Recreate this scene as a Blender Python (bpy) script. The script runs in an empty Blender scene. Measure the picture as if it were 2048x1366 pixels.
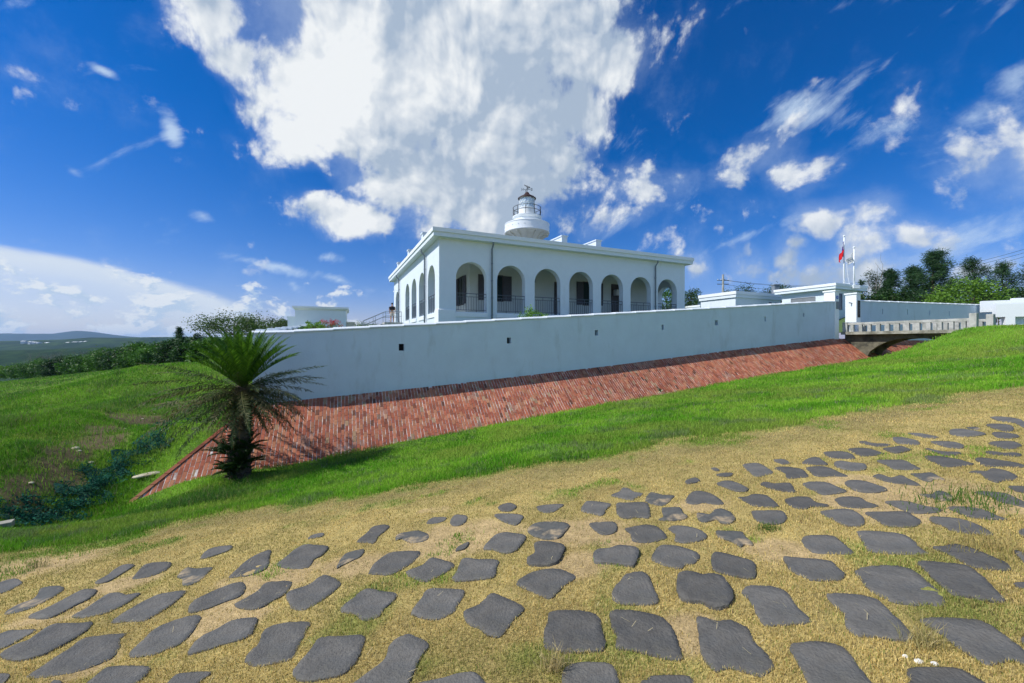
import bpy, bmesh, math, random
import numpy as np
from mathutils import Vector, Matrix
random.seed(7); rng = np.random.default_rng(11)
C = bpy.context.scene.collection
SC = bpy.context.scene
R = math.radians
F0 = 796.0            # focal length in photograph pixels (14 mm on a 36 mm wide frame)
HZ = 685.0            # image row of the horizon: the camera looks level, eye at the origin

# ------------------------------------------------------------------ camera
cam_d = bpy.data.cameras.new('camera'); cam_d.sensor_width = 36; cam_d.lens = 36*F0/2048
cam_d.clip_start = 0.05; cam_d.clip_end = 30000
cam_d.shift_y = (HZ-683)/2048
cam = bpy.data.objects.new('camera', cam_d); C.objects.link(cam)
cam.location = (0,0,0); cam.rotation_euler = (R(90),0,0)
SC.camera = cam

# ------------------------------------------------------------------ sun, exposure
UW = np.array([.9220,.3872]); NW = np.array([.3872,-.9220])      # along the long wall / outward from it
SUN_EL = R(47); PHI = R(8.5)
hx = -UW[0]*math.cos(PHI) - NW[0]*math.sin(PHI); hy = -UW[1]*math.cos(PHI) - NW[1]*math.sin(PHI)
SUN = Vector((hx*math.cos(SUN_EL), hy*math.cos(SUN_EL), math.sin(SUN_EL)))
sl = bpy.data.lights.new('sun','SUN'); sl.energy = 5.0; sl.angle = R(.53); sl.color = (1,.965,.90)
so = bpy.data.objects.new('sun', sl); C.objects.link(so)
so.rotation_euler = (-SUN).to_track_quat('-Z','Y').to_euler(); so.location = (-20,-5,40)
SC.view_settings.view_transform = 'Standard'; SC.view_settings.look = 'None'
SC.view_settings.exposure = 0; SC.view_settings.gamma = 1; SC.view_settings.use_curve_mapping = False
SC.cycles.max_bounces = 8; SC.cycles.volume_bounces = 0; SC.cycles.transparent_max_bounces = 12
SC.cycles.use_denoising = True

# ------------------------------------------------------------------ world: clear polarised sky + clouds laid out by azimuth and elevation
W = bpy.data.worlds.new('World'); SC.world = W; W.use_nodes = True
nt = W.node_tree; nt.nodes.clear()
class G:
    def __init__(s, nt): s.nt = nt
    def n(s, t, **k):
        x = s.nt.nodes.new(t)
        for a,b in k.items(): setattr(x,a,b)
        return x
    def put(s, sock, v):
        if v is None: return
        if isinstance(v, bpy.types.NodeSocket): s.nt.links.new(v, sock)
        else: sock.default_value = v
    def m(s, op, a, b=None, c=None, clamp=False):
        x = s.n('ShaderNodeMath', operation=op, use_clamp=clamp)
        for i,v in enumerate((a,b,c)): s.put(x.inputs[i], v)
        return x.outputs[0]
    def vm(s, op, a, b=None, out=0):
        x = s.n('ShaderNodeVectorMath', operation=op)
        s.put(x.inputs[0], a); s.put(x.inputs[1], b)
        return x.outputs[out]
    def mr(s, v, a, b, c=0., d=1., smooth=True):
        x = s.n('ShaderNodeMapRange', interpolation_type='SMOOTHSTEP' if smooth else 'LINEAR')
        for i,q in enumerate((v,a,b,c,d)): s.put(x.inputs[i], q)
        return x.outputs[0]
    def noise(s, vec, scale, det=6, rough=.55, dist=0., dims='3D', lac=2.):
        x = s.n('ShaderNodeTexNoise', noise_dimensions=dims)
        s.put(x.inputs['Vector'], vec); x.inputs['Scale'].default_value = scale
        x.inputs['Detail'].default_value = det; x.inputs['Roughness'].default_value = rough
        x.inputs['Distortion'].default_value = dist; x.inputs['Lacunarity'].default_value = lac
        return x.outputs[0]
    def mix(s, f, a, b, t='RGBA', blend='MIX'):
        x = s.n('ShaderNodeMix', data_type=t, blend_type=blend)
        ins = [i for i in x.inputs if i.enabled]
        s.put(ins[0], f); s.put(ins[1], a); s.put(ins[2], b)
        return [o for o in x.outputs if o.enabled][0]
    def map(s, vec, loc=(0,0,0), rot=(0,0,0), sc=(1,1,1), t='TEXTURE'):
        x = s.n('ShaderNodeMapping', vector_type=t); s.put(x.inputs[0], vec)
        x.inputs[1].default_value = loc; x.inputs[2].default_value = rot; x.inputs[3].default_value = sc
        return x.outputs[0]
g = G(nt)
def azel(px, py):
    u = (px-1024)/F0; v = (HZ-py)/F0
    return math.atan(u), math.atan2(v, math.hypot(1,u))
tc = g.n('ShaderNodeTexCoord'); sep = g.n('ShaderNodeSeparateXYZ'); nt.links.new(tc.outputs['Generated'], sep.inputs[0])
DIR = tc.outputs['Generated']
az = g.m('ARCTAN2', sep.outputs[0], sep.outputs[1]); el = g.m('ARCSINE', sep.outputs[2])
cmb = g.n('ShaderNodeCombineXYZ'); nt.links.new(az, cmb.inputs[0]); nt.links.new(el, cmb.inputs[1]); P = cmb.outputs[0]
def blob(px, py, rx, ry, rot=0, st=1., vec=None):
    a, e = azel(px, py); c = math.cos(a)
    sx = rx/F0*c*c; sy = ry/F0*c*math.cos(e)**2
    v = g.map(vec or P, (a,e,0), (0,0,R(rot)), (max(sx,1e-3), max(sy,1e-3), 1))
    gr = g.n('ShaderNodeTexGradient', gradient_type='SPHERICAL'); nt.links.new(v, gr.inputs[0])
    return g.m('MULTIPLY', gr.outputs['Fac'], st)
def field(lst, k=1.4, mode='SMOOTH_MAX', vec=None):
    acc = None
    for b in lst:
        x = blob(b[0], b[1], b[2]*k, b[3]*k, *(b[4:]), vec=vec)
        acc = x if acc is None else (g.m('SMOOTH_MAX', acc, x, .12) if mode=='SMOOTH_MAX' else g.m('ADD', acc, x))
    return acc
# noise in azimuth/elevation, warped once so that edges billow
wn = g.n('ShaderNodeTexNoise', noise_dimensions='2D'); nt.links.new(P, wn.inputs['Vector']); wn.inputs['Scale'].default_value = 4.; wn.inputs['Detail'].default_value = 1.5
wv = g.vm('MULTIPLY', g.vm('SUBTRACT', wn.outputs['Color'], (.5,.5,.5)), (.06,.06,0))
PW = g.vm('ADD', P, wv)
big = [(430,30,100,90,0,1.1),(480,110,85,70,0,1.),(540,180,90,80,0,.9),(600,170,130,120,0,1.1),(700,90,200,170,0,1.3),(900,120,260,200,0,1.6),(1080,70,170,140,0,1.3),
       (1190,120,110,85,0,1.3),(1150,220,80,110,0,1.),(1120,330,70,90,0,.9),(1000,280,190,180,0,1.4),(760,260,170,130,0,1.2),(590,280,75,75,0,1.),(640,310,60,50,0,.7),(880,370,180,110,0,1.3),(1060,350,100,120,0,1.),
       (980,430,150,80,0,1.),(770,370,75,60,0,.9),(690,440,110,48,0,1.1),(640,425,60,38,0,.9),(760,450,60,35,0,.8),(1110,430,90,70,0,.55),(1190,450,70,40,15,.4)]
B = field(big, vec=PW)
hole = field([(540,30,90,55,30,.7),(590,90,40,40,0,.4),(690,335,50,24,-25,.55),(640,372,60,14,10,.5),(825,440,45,34,20,.6)], mode='ADD', vec=PW)
cum = [(1290,370,100,60,-5,.85),(1365,365,60,38,0,.75),(1225,330,60,25,-30,.55),(1275,425,60,26,30,.5),(1510,310,100,55,15,.85),(1480,350,60,48,0,.7),(1440,300,50,25,-35,.5),
       (1665,330,80,40,20,.6),(1590,340,70,45,0,.7),(1960,330,110,70,10,1.05),(2050,310,150,100,0,1.05),(2030,370,160,50,0,.8),
       (1645,455,58,34,0,1.),(1750,440,58,36,0,1.05),(1735,490,80,50,0,1.),(1815,475,55,38,0,1.),(1870,505,50,34,0,.85),(1500,535,52,40,0,.9),(1575,520,50,42,0,.85),
       (1610,555,110,40,0,.95),(1740,550,150,48,0,1.05),(1390,548,36,30,0,.9),(1590,495,30,18,0,.9),(1900,550,120,40,0,.7)]
Cc = field(cum, k=1.75, vec=PW)
n1 = g.noise(PW, 6.0, 10, .63, 0, '2D'); n1b = g.noise(g.vm('ADD', PW, (-.016,.022,0)), 6.5, 5, .5, 0, '2D')
n2 = g.noise(P, 2.2, 3, .5, 0, '2D')
nn = g.m('SUBTRACT', n1, .5); nnb = g.m('SUBTRACT', n1b, .5)
def puffs(vec, sc, det):
    x = g.n('ShaderNodeTexVoronoi', voronoi_dimensions='2D', feature='SMOOTH_F1'); nt.links.new(vec, x.inputs['Vector'])
    x.inputs['Scale'].default_value = sc; x.inputs['Detail'].default_value = det; x.inputs['Roughness'].default_value = .55; x.inputs['Smoothness'].default_value = .35
    return g.m('SUBTRACT', .42, x.outputs['Distance'])
nf = g.m('SUBTRACT', g.noise(PW, 20., 7, .62, 0, '2D'), .5)
pf_ = puffs(PW, 11., 3); pfb = puffs(g.vm('ADD', PW, (-.010,.014,0)), 11., 2)
sub = g.m('MULTIPLY', hole, .75)
dB = g.m('SUBTRACT', g.m('ADD', g.m('ADD', B, g.m('MULTIPLY', nn, 1.15)), g.m('ADD', g.m('MULTIPLY', nf, .55), g.m('MULTIPLY', pf_, .35))), sub)
dC = g.m('ADD', g.m('MULTIPLY', Cc, 1.), g.m('ADD', g.m('MULTIPLY', nn, 1.3), g.m('ADD', g.m('MULTIPLY', nf, .8), g.m('MULTIPLY', pf_, .55))))
aB = g.mr(dB, .12, .50); aC = g.mr(dC, .22, .66, 0., .92)
soft = g.mr(g.m('ADD', g.m('MAXIMUM', B, g.m('MULTIPLY', Cc, .8)), g.m('MULTIPLY', nn, 1.1)), .10, .85, 0., .40)
# thin wispy cloud, combed by a stretched noise
wr = g.map(g.vm('ADD', P, g.vm('MULTIPLY', wv, (1.6,1.6,0))), (0,0,0), (0,0,R(28)), (1.,.34,1))
ws = g.noise(wr, 5., 8, .62, .2, '2D')
wis = [(1640,225,150,58,-12,1.),(1560,215,60,40,0,.7),(1780,120,120,16,40,.7),(1690,190,120,35,35,.6),(1780,260,120,40,0,.5),(1950,230,150,60,20,.9),(2030,170,130,70,25,.9),(1870,150,60,30,0,.4),
       (345,265,24,46,12,1.),(208,142,32,11,-10,.9),(405,432,30,15,0,.85),(146,343,26,11,-25,.5),
       (560,535,110,15,-8,1.05),(680,560,90,13,-14,.9),(650,515,60,14,0,.7),(500,525,50,16,0,.6),(580,495,60,12,0,.3),(1480,478,120,12,18,.65),(1400,510,70,13,35,.6),(1230,445,70,26,40,.5),(1620,425,60,9,15,.5),
       (1300,60,60,50,50,.35),(1340,15,60,30,0,.3),(1690,10,50,30,0,.35),(1990,40,90,12,35,.5),(1900,20,120,30,10,.4),(700,590,80,16,0,.45),(590,575,18,22,30,.6),
       (470,170,60,60,0,.35),(1240,290,60,40,0,.3),(1930,470,220,46,12,.6),(1980,520,160,40,0,.6)]
Wf = field(wis)
aW = g.mr(g.m('ADD', g.m('MULTIPLY', Wf, .8), g.m('ADD', g.m('MULTIPLY', g.m('SUBTRACT', ws, .5), 1.5), g.m('MULTIPLY', nf, .5))), .27, 1.0, 0., .75)
# the anvil's veil low on the left: an elliptical rim, brighter towards its edge
a0, e0 = azel(-60, 705)
vv = g.map(g.vm('ADD', P, g.vm('MULTIPLY', wv, (.3,.16,0))), (a0,e0,0), (0,0,R(-2)), (.425,.165,1))
rl = g.vm('LENGTH', vv, out=1)
fan = g.noise(g.map(P, (0,0,0), (0,0,R(-6)), (1,.22,1)), 10, 5, .55, .2, '2D')
rl2 = g.m('ADD', rl, g.m('MULTIPLY', g.m('SUBTRACT', fan, .5), .10))
veil = g.m('MULTIPLY', g.mr(rl2, 1.03, .93), g.mr(rl2, .55, .95, .52, .93))
veil = g.m('MULTIPLY', veil, g.mr(az, -.46, -.56))
# small cumulus standing along the horizon
hc = g.noise(g.map(PW, (0,0,0), (0,0,0), (1,.62,1)), 13, 8, .6, .0, '2D')
hcb = g.noise(g.vm('ADD', g.map(PW, (0,0,0), (0,0,0), (1,.62,1)), (-.010,.016,0)), 13, 8, .6, .0, '2D')
lim = g.mr(el, .015, .15, .37, .62, False)
rightcut = g.mr(az, -.42, -.2, 0, .18)
aH = g.mr(g.m('SUBTRACT', hc, g.m('ADD', lim, rightcut)), .0, .13, 0, .9)
aH = g.m('MULTIPLY', aH, g.mr(el, .17, .12))
# behind the camera: unseen cloud added as fill, tinted blue to light the shaded walls
bk = g.mr(g.noise(DIR, 2.6, 7, .6), .46, .62, 0, .9)
bk = g.m('MULTIPLY', bk, g.mr(sep.outputs[1], .05, -.25))
cov = g.m('MAXIMUM', g.m('MAXIMUM', aB, aC), bk)
# cloud brightness: relief lit from the left and above, plus thick grey middles
rel = g.m('ADD', g.m('MULTIPLY', g.m('SUBTRACT', nn, nnb), 1.3), g.m('MULTIPLY', g.m('SUBTRACT', pf_, pfb), .5))
greyf = field([(1000,130,200,150,0,.6),(820,90,110,110,0,.6),(900,350,180,120,0,.6),(990,420,170,70,0,.7),(1100,430,90,60,0,.9),(700,470,120,30,0,.6),(1690,560,300,70,0,.95),(1560,560,120,60,0,.6),(2020,390,160,45,0,.8),(1500,360,90,40,0,.5),(1080,250,90,120,0,.5)], mode='ADD')
rim = field([(620,130,140,160,0,1.1),(760,140,130,120,0,.6),(700,250,110,90,0,.6),(600,300,70,60,0,.6),(700,430,100,45,0,.8),(850,170,80,45,0,.55),(1170,110,90,70,0,.35),(1740,440,60,30,0,.8),(1810,470,40,25,0,.6),(1960,300,110,40,0,.6),(760,360,70,50,0,.3)], mode='ADD')
br = g.m('ADD', g.m('ADD', .74, rel), g.m('SUBTRACT', g.m('MULTIPLY', rim, .33), g.m('MULTIPLY', greyf, .33)))
n3 = g.noise(PW, 3.2, 6, .55, 0, '2D'); br = g.m('ADD', br, g.m('MULTIPLY', g.m('SUBTRACT', n3, .5), 1.15))
br = g.m('MINIMUM', g.m('MAXIMUM', br, .34), 1.12)
ccol = g.mix(g.mr(br, .30, 1.0, 0, 1, False), (.37,.47,.61,1), (.88,.91,.93,1))
sky = g.n('ShaderNodeTexSky', sky_type='NISHITA'); sky.sun_disc = False
sky.sun_elevation = SUN_EL; sky.sun_rotation = math.atan2(hx,hy)
sky.air_density = 1.0; sky.dust_density = .25; sky.ozone_density = 3.5; sky.altitude = 100
hs = g.n('ShaderNodeHueSaturation'); nt.links.new(sky.outputs[0], hs.inputs['Color'])
hs.inputs['Saturation'].default_value = 1.46
def bg(col, st):
    x = g.n('ShaderNodeBackground'); g.put(x.inputs[0], col); x.inputs[1].default_value = st; return x.outputs[0]
def ms(f, a, b):
    x = g.n('ShaderNodeMixShader'); g.put(x.inputs[0], f); nt.links.new(a, x.inputs[1]); nt.links.new(b, x.inputs[2]); return x.outputs[0]
sh = bg(g.mix(1., hs.outputs[0], (.86,.71,.96,1), blend='MULTIPLY'), .125)
sh = ms(veil, sh, bg((.72,.80,.89,1), 1.))
hb = g.mr(g.m('ADD', g.m('MULTIPLY', g.m('SUBTRACT', hc, hcb), 6.), .55), .2, .9)
sh = ms(aH, sh, bg(g.mix(hb, (.50,.64,.82,1), (.82,.87,.92,1)), 1.))
sh = ms(aW, sh, bg((.64,.79,.95,1), 1.))
sh = ms(soft, sh, bg((.56,.68,.86,1), 1.))
sh = ms(g.m('MAXIMUM', aB, aC), ms(bk, sh, bg((.60,.82,1.08,1), 1.)), bg(ccol, 1.))
wo = g.n('ShaderNodeOutputWorld'); nt.links.new(sh, wo.inputs[0])

# ------------------------------------------------------------------ materials
def pmat(name, col, rough=.8, var=0., vscale=3., bump=0., bscale=20., attr=None, spec=.3, metal=0., col2=None, det=5, trans=0., dirt=None, rnd=0.):
    m = bpy.data.materials.new(name); m.use_nodes = True; t = m.node_tree; q = G(t)
    b = t.nodes['Principled BSDF']; b.inputs['Roughness'].default_value = rough
    b.inputs['Specular IOR Level'].default_value = spec; b.inputs['Metallic'].default_value = metal
    x = q.n('ShaderNodeTexCoord'); O = x.outputs['Object']
    base = (*col,1)
    if attr:
        an = q.n('ShaderNodeAttribute', attribute_name=attr); base = an.outputs['Color']
    if col2:
        base = q.mix(q.mr(q.noise(O, vscale, det, .6), .38, .66), base, (*col2,1))
    if var:
        f = q.mr(q.noise(O, vscale*2.3, det, .62), .25, .75, 1-var, 1+var, False)
        base = q.mix(1., base, f, blend='MULTIPLY')
    if rnd:
        oi = q.n('ShaderNodeObjectInfo'); base = q.mix(1., base, q.mr(oi.outputs['Random'],0,1,1-rnd,1+rnd,False), blend='MULTIPLY')
    if dirt:
        f = q.mr(q.noise(q.map(O, sc=(1.,1.,3.5)), dirt[0], 6, .65), dirt[1], dirt[1]+.18, 0, dirt[2])
        base = q.mix(f, base, (*dirt[3],1))
    q.put(b.inputs['Base Color'], base)
    if bump:
        bn = q.n('ShaderNodeBump'); bn.inputs['Strength'].default_value = bump; bn.inputs['Distance'].default_value = .02
        t.links.new(q.noise(O, bscale, 5, .6), bn.inputs['Height']); t.links.new(bn.outputs[0], b.inputs['Normal'])
    if trans:
        tr = q.n('ShaderNodeBsdfTranslucent'); q.put(tr.inputs[0], base)
        mx = q.n('ShaderNodeMixShader'); mx.inputs[0].default_value = trans
        t.links.new(b.outputs[0], mx.inputs[1]); t.links.new(tr.outputs[0], mx.inputs[2])
        t.links.new(mx.outputs[0], t.nodes['Material Output'].inputs[0])
    return m
M = dict(
 white = pmat('white_paint', (.69,.77,.82), .6, .03, 1.2, .15, 60, dirt=(1.1,.57,.25,(.44,.48,.46))),
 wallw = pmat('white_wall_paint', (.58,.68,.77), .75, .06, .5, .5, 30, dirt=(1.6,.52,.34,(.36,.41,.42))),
 trim = pmat('white_trim', (.79,.83,.85), .55, .02, 2., .1, 40),
 veranda = pmat('veranda_paint', (.60,.66,.64), .75, .05, 1.),
 cream = pmat('soffit_paint', (.60,.60,.52), .75, .08, 1.2),
 iron = pmat('dark_painted_iron', (.10,.12,.15), .45, .1, 5, spec=.5),
 black = pmat('black_iron', (.018,.018,.02), .5),
 rust = pmat('roof_copper_dark', (.045,.022,.018), .6, .3, 4),
 pipe = pmat('grey_downpipe', (.22,.26,.31), .5, .1, 4),
 shutter = pmat('dark_shutter', (.085,.085,.10), .6, .15, 3),
 door = pmat('dark_door', (.06,.055,.055), .5, .15, 3),
 conc = pmat('weathered_concrete', (.46,.46,.43), .9, .16, 2.5, .6, 40, col2=(.30,.31,.28), dirt=(2.,.56,.6,(.12,.12,.10))),
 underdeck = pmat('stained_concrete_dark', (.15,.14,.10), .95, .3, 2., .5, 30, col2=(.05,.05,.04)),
 conc2 = pmat('bridge_deck_concrete', (.36,.35,.29), .9, .2, 2., .5, 30, col2=(.16,.155,.12)),
 yard = pmat('courtyard_turf', (.07,.12,.04), .9, .1, .8, .2, 20),
 mortar = pmat('lime_mortar', (.78,.73,.68), .95, .25, 3, .3, 40, col2=(.24,.13,.10)),
 brick = pmat('old_red_brick', (.3,.1,.07), .9, .2, 9., .35, 90, attr='Col'),
 stone = pmat('dark_slate', (.135,.127,.110), .75, .34, 5., .7, 60, spec=.3, dirt=(2.2,.54,.35,(.20,.18,.13)), col2=(.090,.089,.082), rnd=.2),
 stone_s = pmat('sanded_slate', (.095,.095,.085), .75, .28, 7., .45, 22, spec=.35, dirt=(4.,.50,.85,(.44,.33,.19))),
 bark = pmat('bark', (.11,.085,.06), .95, .35, 8., .8, 30),
 twig = pmat('bare_twigs', (.20,.18,.15), .95, .2, 8.),
 leaf = pmat('leaves', (.05,.12,.02), .55, .12, .8, attr='Col', trans=.28, spec=.35),
 frond = pmat('cycad_frond', (.03,.08,.02), .6, .1, 3, attr='Col', trans=.22, spec=.2),
 blade = pmat('grass_blades', (.1,.2,.03), .7, .0, 1, attr='Col', trans=.35, spec=.2),
 net = pmat('green_netting', (.012,.085,.060), .95, .3, 14., .8, 60, attr='Col', trans=.2),
 skin = pmat('skin', (.46,.27,.18), .6), hair = pmat('black_hair', (.012,.011,.011), .6),
 black_cloth = pmat('black_cloth', (.012,.012,.016), .85), tan_cloth = pmat('light_shorts', (.48,.44,.38), .85),
 cyan_cloth = pmat('turquoise_cloth', (.05,.42,.52), .85), pink_cloth = pmat('pink_shorts', (.45,.22,.22), .85),
 flag = pmat('flag_cloth', (1,1,1), .8, attr='Col', trans=.25),
 red_flower = pmat('red_petals', (.62,.03,.03), .6, trans=.2), rock = pmat('pale_limestone', (.55,.50,.38), .95, .25, 5., .8, 25, col2=(.36,.31,.2)),
 straw = pmat('straw', (.55,.46,.25), .8, .15, 5), blue = pmat('blue_sign', (.02,.08,.42), .5), grey = pmat('grey_plaque', (.20,.22,.24), .6, .15, 9),
 bird = pmat('bird_feathers', (.17,.13,.09), .8, .3, 30.), birdpale = pmat('pale_feathers', (.50,.43,.28), .8, .15, 30.),
 wire = pmat('cable', (.03,.03,.035), .6), village = pmat('village_white', (.70,.71,.70), .8, .05),
 ac = pmat('air_conditioner_casing', (.55,.56,.55), .5), darkbox = pmat('dark_planter', (.04,.035,.03), .8),
 slit = pmat('slit_dark', (.02,.022,.026), .95), pale = pmat('pale_pebble', (.74,.72,.66), .7, .06),  # pale: the white pebbles' own colour
)
glass = bpy.data.materials.new('lantern_glass'); glass.use_nodes = True
_b = glass.node_tree.nodes['Principled BSDF']; _b.inputs['Base Color'].default_value = (.62,.72,.76,1); _b.inputs['Roughness'].default_value = .12; _b.inputs['Metallic'].default_value = .35
M['glass'] = glass
pane = bpy.data.materials.new('window_pane'); pane.use_nodes = True
_b = pane.node_tree.nodes['Principled BSDF']; _b.inputs['Base Color'].default_value = (.02,.035,.035,1); _b.inputs['Roughness'].default_value = .08
M['pane'] = pane

# ------------------------------------------------------------------ mesh helpers
ORG = {}
def tag(o, label=None, cat=None, group=None, kind=None):
    if label: o['label'] = label
    if cat: o['category'] = cat
    if group: o['group'] = group
    if kind: o['kind'] = kind
    return o
def thing(name, loc, label, cat, group=None):
    o = bpy.data.objects.new(name, None); C.objects.link(o); o.location = loc; o.empty_display_size = .3
    ORG[o.name] = Vector(loc); return tag(o, label, cat, group)
class MB:
    def __init__(s, fr=None): s.v = []; s.f = []; s.fr = fr
    def add(s, vs, fs):
        k = len(s.v)
        for p in vs:
            p = Vector(p); s.v.append(s.fr @ p if s.fr else p)
        for f in fs: s.f.append([i+k for i in f])
        return s
    def box(s, x0, x1, y0, y1, z0, z1):
        return s.add([(x0,y0,z0),(x1,y0,z0),(x1,y1,z0),(x0,y1,z0),(x0,y0,z1),(x1,y0,z1),(x1,y1,z1),(x0,y1,z1)],
                     [(0,3,2,1),(4,5,6,7),(0,1,5,4),(1,2,6,5),(2,3,7,6),(3,0,4,7)])
    def tube(s, pts, rad, n=8, cap=True):
        pts = [Vector(p) for p in pts]; rings = []
        rr = rad if isinstance(rad,(list,tuple)) else [rad]*len(pts)
        for i,p in enumerate(pts):
            d = (pts[min(i+1,len(pts)-1)] - pts[max(i-1,0)]).normalized()
            a = d.cross(Vector((0,0,1)) if abs(d.z)<.95 else Vector((1,0,0))).normalized(); b = d.cross(a)
            rings.append([p + (a*math.cos(t)+b*math.sin(t))*rr[i] for t in [2*math.pi*k/n for k in range(n)]])
        vs = [v for r in rings for v in r]; fs = []
        for i in range(len(rings)-1):
            for k in range(n): fs.append((i*n+k, i*n+(k+1)%n, (i+1)*n+(k+1)%n, (i+1)*n+k))
        if cap: fs += [tuple(range(n))[::-1], tuple((len(rings)-1)*n+k for k in range(n))]
        return s.add(vs, fs)
    def lathe(s, prof, n=48, c=(0,0)):
        vs = [(c[0]+r*math.cos(2*math.pi*k/n), c[1]+r*math.sin(2*math.pi*k/n), z) for r,z in prof for k in range(n)]
        fs = [(i*n+k, i*n+(k+1)%n, (i+1)*n+(k+1)%n, (i+1)*n+k) for i in range(len(prof)-1) for k in range(n)]
        return s.add(vs, fs)
    def prism(s, poly, z0, z1):
        n = len(poly)
        return s.add([(x,y,z0) for x,y in poly]+[(x,y,z1) for x,y in poly],
                     [tuple(range(n))[::-1], tuple(range(n,2*n))]+[(i,(i+1)%n,(i+1)%n+n,i+n) for i in range(n)])
    def build(s, name, mat, parent=None, loc=None, smooth=False, bevel=0):
        if parent is not None: org = ORG[parent.name]
        else: org = Vector(loc) if loc is not None else Vector((0,0,0))
        me = bpy.data.meshes.new(name); me.from_pydata([tuple(v-org) for v in s.v], [], s.f); me.update()
        return fin(me, name, mat, parent, org, smooth, bevel)
def fin(me, name, mat, parent, org, smooth=False, bevel=0):
    me.materials.append(M[mat] if isinstance(mat,str) else mat)
    me.polygons.foreach_set('use_smooth', [bool(smooth)]*len(me.polygons))
    o = bpy.data.objects.new(name, me); C.objects.link(o)
    if parent is not None: o.parent = parent
    else: o.location = org
    ORG[o.name] = org
    if bevel:
        b = o.modifiers.new('bevel','BEVEL'); b.width = bevel; b.segments = 2; b.limit_method = 'ANGLE'
    return o
def amesh(name, V, Fc, mat, parent=None, org=None, col=None, smooth=False):
    """mesh from numpy arrays: V (n,3), Fc (m,k); col per vertex (n,3)"""
    org = ORG[parent.name] if parent is not None else Vector(org if org is not None else (0,0,0))
    me = bpy.data.meshes.new(name); n = len(V); m, k = Fc.shape
    me.vertices.add(n); me.vertices.foreach_set('co', (V-np.array(org)).astype(np.float32).ravel())
    me.loops.add(m*k); me.loops.foreach_set('vertex_index', Fc.astype(np.int32).ravel())
    me.polygons.add(m); me.polygons.foreach_set('loop_start', np.arange(0,m*k,k,dtype=np.int32))
    me.update(calc_edges=True)
    if col is not None:
        a = me.attributes.new('Col','FLOAT_COLOR','POINT')
        a.data.foreach_set('color', np.hstack([col, np.ones((n,1))]).astype(np.float32).ravel())
    me.validate()
    return fin(me, name, mat, parent, org, smooth)
def vnoise(x, y, sc, seed=0, octv=3):
    out = 0; amp = 1; tot = 0
    for o in range(octv):
        X = x*sc*2**o + 17.3*seed + 31*o; Y = y*sc*2**o - 9.1*seed + 13*o
        i = np.floor(X); j = np.floor(Y); fx = X-i; fy = Y-j; fx = fx*fx*(3-2*fx); fy = fy*fy*(3-2*fy)
        def h(a,b):
            q = np.sin(a*127.1+b*311.7+seed*74.7)*43758.5453; return q-np.floor(q)
        out = out + amp*((h(i,j)*(1-fx)+h(i+1,j)*fx)*(1-fy)+(h(i,j+1)*(1-fx)+h(i+1,j+1)*fx)*fy); tot += amp; amp *= .5
    return out/tot
def sstep(a,b,x):
    t = np.clip((x-a)/(b-a),0,1); return t*t*(3-2*t)
def PT(px, py, Y): return Vector(((px-1024)/F0*Y, Y, (HZ-py)/F0*Y))

# ------------------------------------------------------------------ the fort wall's line and the lie of the land
CX, CY = -8.35, 12.81                    # foot of the wall's left corner
LW = -NW                                 # direction in which the left side wall runs back
def wpt(s, d=0., z=0.): return Vector((CX+UW[0]*s+NW[0]*d, CY+UW[1]*s+NW[1]*d, z))
def s_at(px, d=0.):
    r = (px-1024)/F0
    return (r*(CY+NW[1]*d)-(CX+NW[0]*d))/(UW[0]-r*UW[1])
def sz(px, py, d=0.):
    s = s_at(px,d); return s, (HZ-py)/F0*wpt(s,d).y
_b = [sz(*q) for q in ((505,808),(560,804),(628,797),(880,771),(1224,731),(1450,702),(1668,677))]
_t = [sz(*q) for q in ((560,667),(750,656),(880,649),(1450,616.5),(1668,603.5))]
_b = [(-6,-2.2)] + _b + [(s_at(1850), .15), (60,.4)]
_t = [(-6,.18),(0,.27)] + _t + [sz(1720,603), sz(1990,612), (60,3.3)]
def zb(s): return np.interp(s, [a for a,_ in _b], [b for _,b in _b])
def zt(s): return np.interp(s, [a for a,_ in _t], [b for _,b in _t])
SLK = .87                                 # steepness of the brick slope
S_GATE0, S_GATE1, S_END = s_at(1668), s_at(1711), s_at(1992)
cr = [(450,945,2.05),(560,932,2.0),(720,901,2.0),(880,870,2.1),(1100,828,2.3),(1320,790,2.6),(1530,752,3.0),(1735,716,3.5),(1830,690,4.5),(1900,667,5.4),(1945,656.5,5.7)]
pts = []
for px,py,d in cr:
    s,z = sz(px,py,d); p = wpt(s,d); pts.append((p.x,p.y,z))
dcs = [s_at(c[0],c[2]) for c in cr]; dcd = [c[2] for c in cr]
pts += [tuple(PT(*q)) for q in ((285,990,10.18),(2048,655,18.),(2000,655,19.5),(400,893,15.),(120,1060,8.3),(0,1062,7.5),(60,1030,8.6),(200,950,10.5),(370,855,13.8),(430,815,18),
   (250,845,14.),(100,845,12.5),(50,900,10.3),(0,985,8.6),(0,940,9.3),(170,880,12),(200,800,20),(0,800,22),(0,850,14),(0,762,110),(57,758,105),(130,752,97),(200,744,85),(300,733,72),(400,719,60),(430,718,50),(300,760,30),(420,762,24),
   (100,775,45),(-300,800,60),(-400,950,12),(-400,1100,7),(250,770,32))]
pts += [(-24,26,-1.6),(-20,40,-.8),(0,62,1.5),(30,62,2.4),(60,45,3.0),(60,12,1.6),(30,14,1.1),(27,5,.9),(0,0,-1.7),(0,2,-1.84),(6,5,-1.27),(-4,4,-2.5),(3,8,-1.87),(10,8,-.96),(12,2,-.3),(-6,-6,-2.1),(8,-8,-.2),(0,-20,-.6),(40,-20,2),(-40,-20,-5),(-70,10,-8),(0,-80,-3),(80,-60,3),(-100,-60,-12)]
A = np.array(pts)
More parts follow.
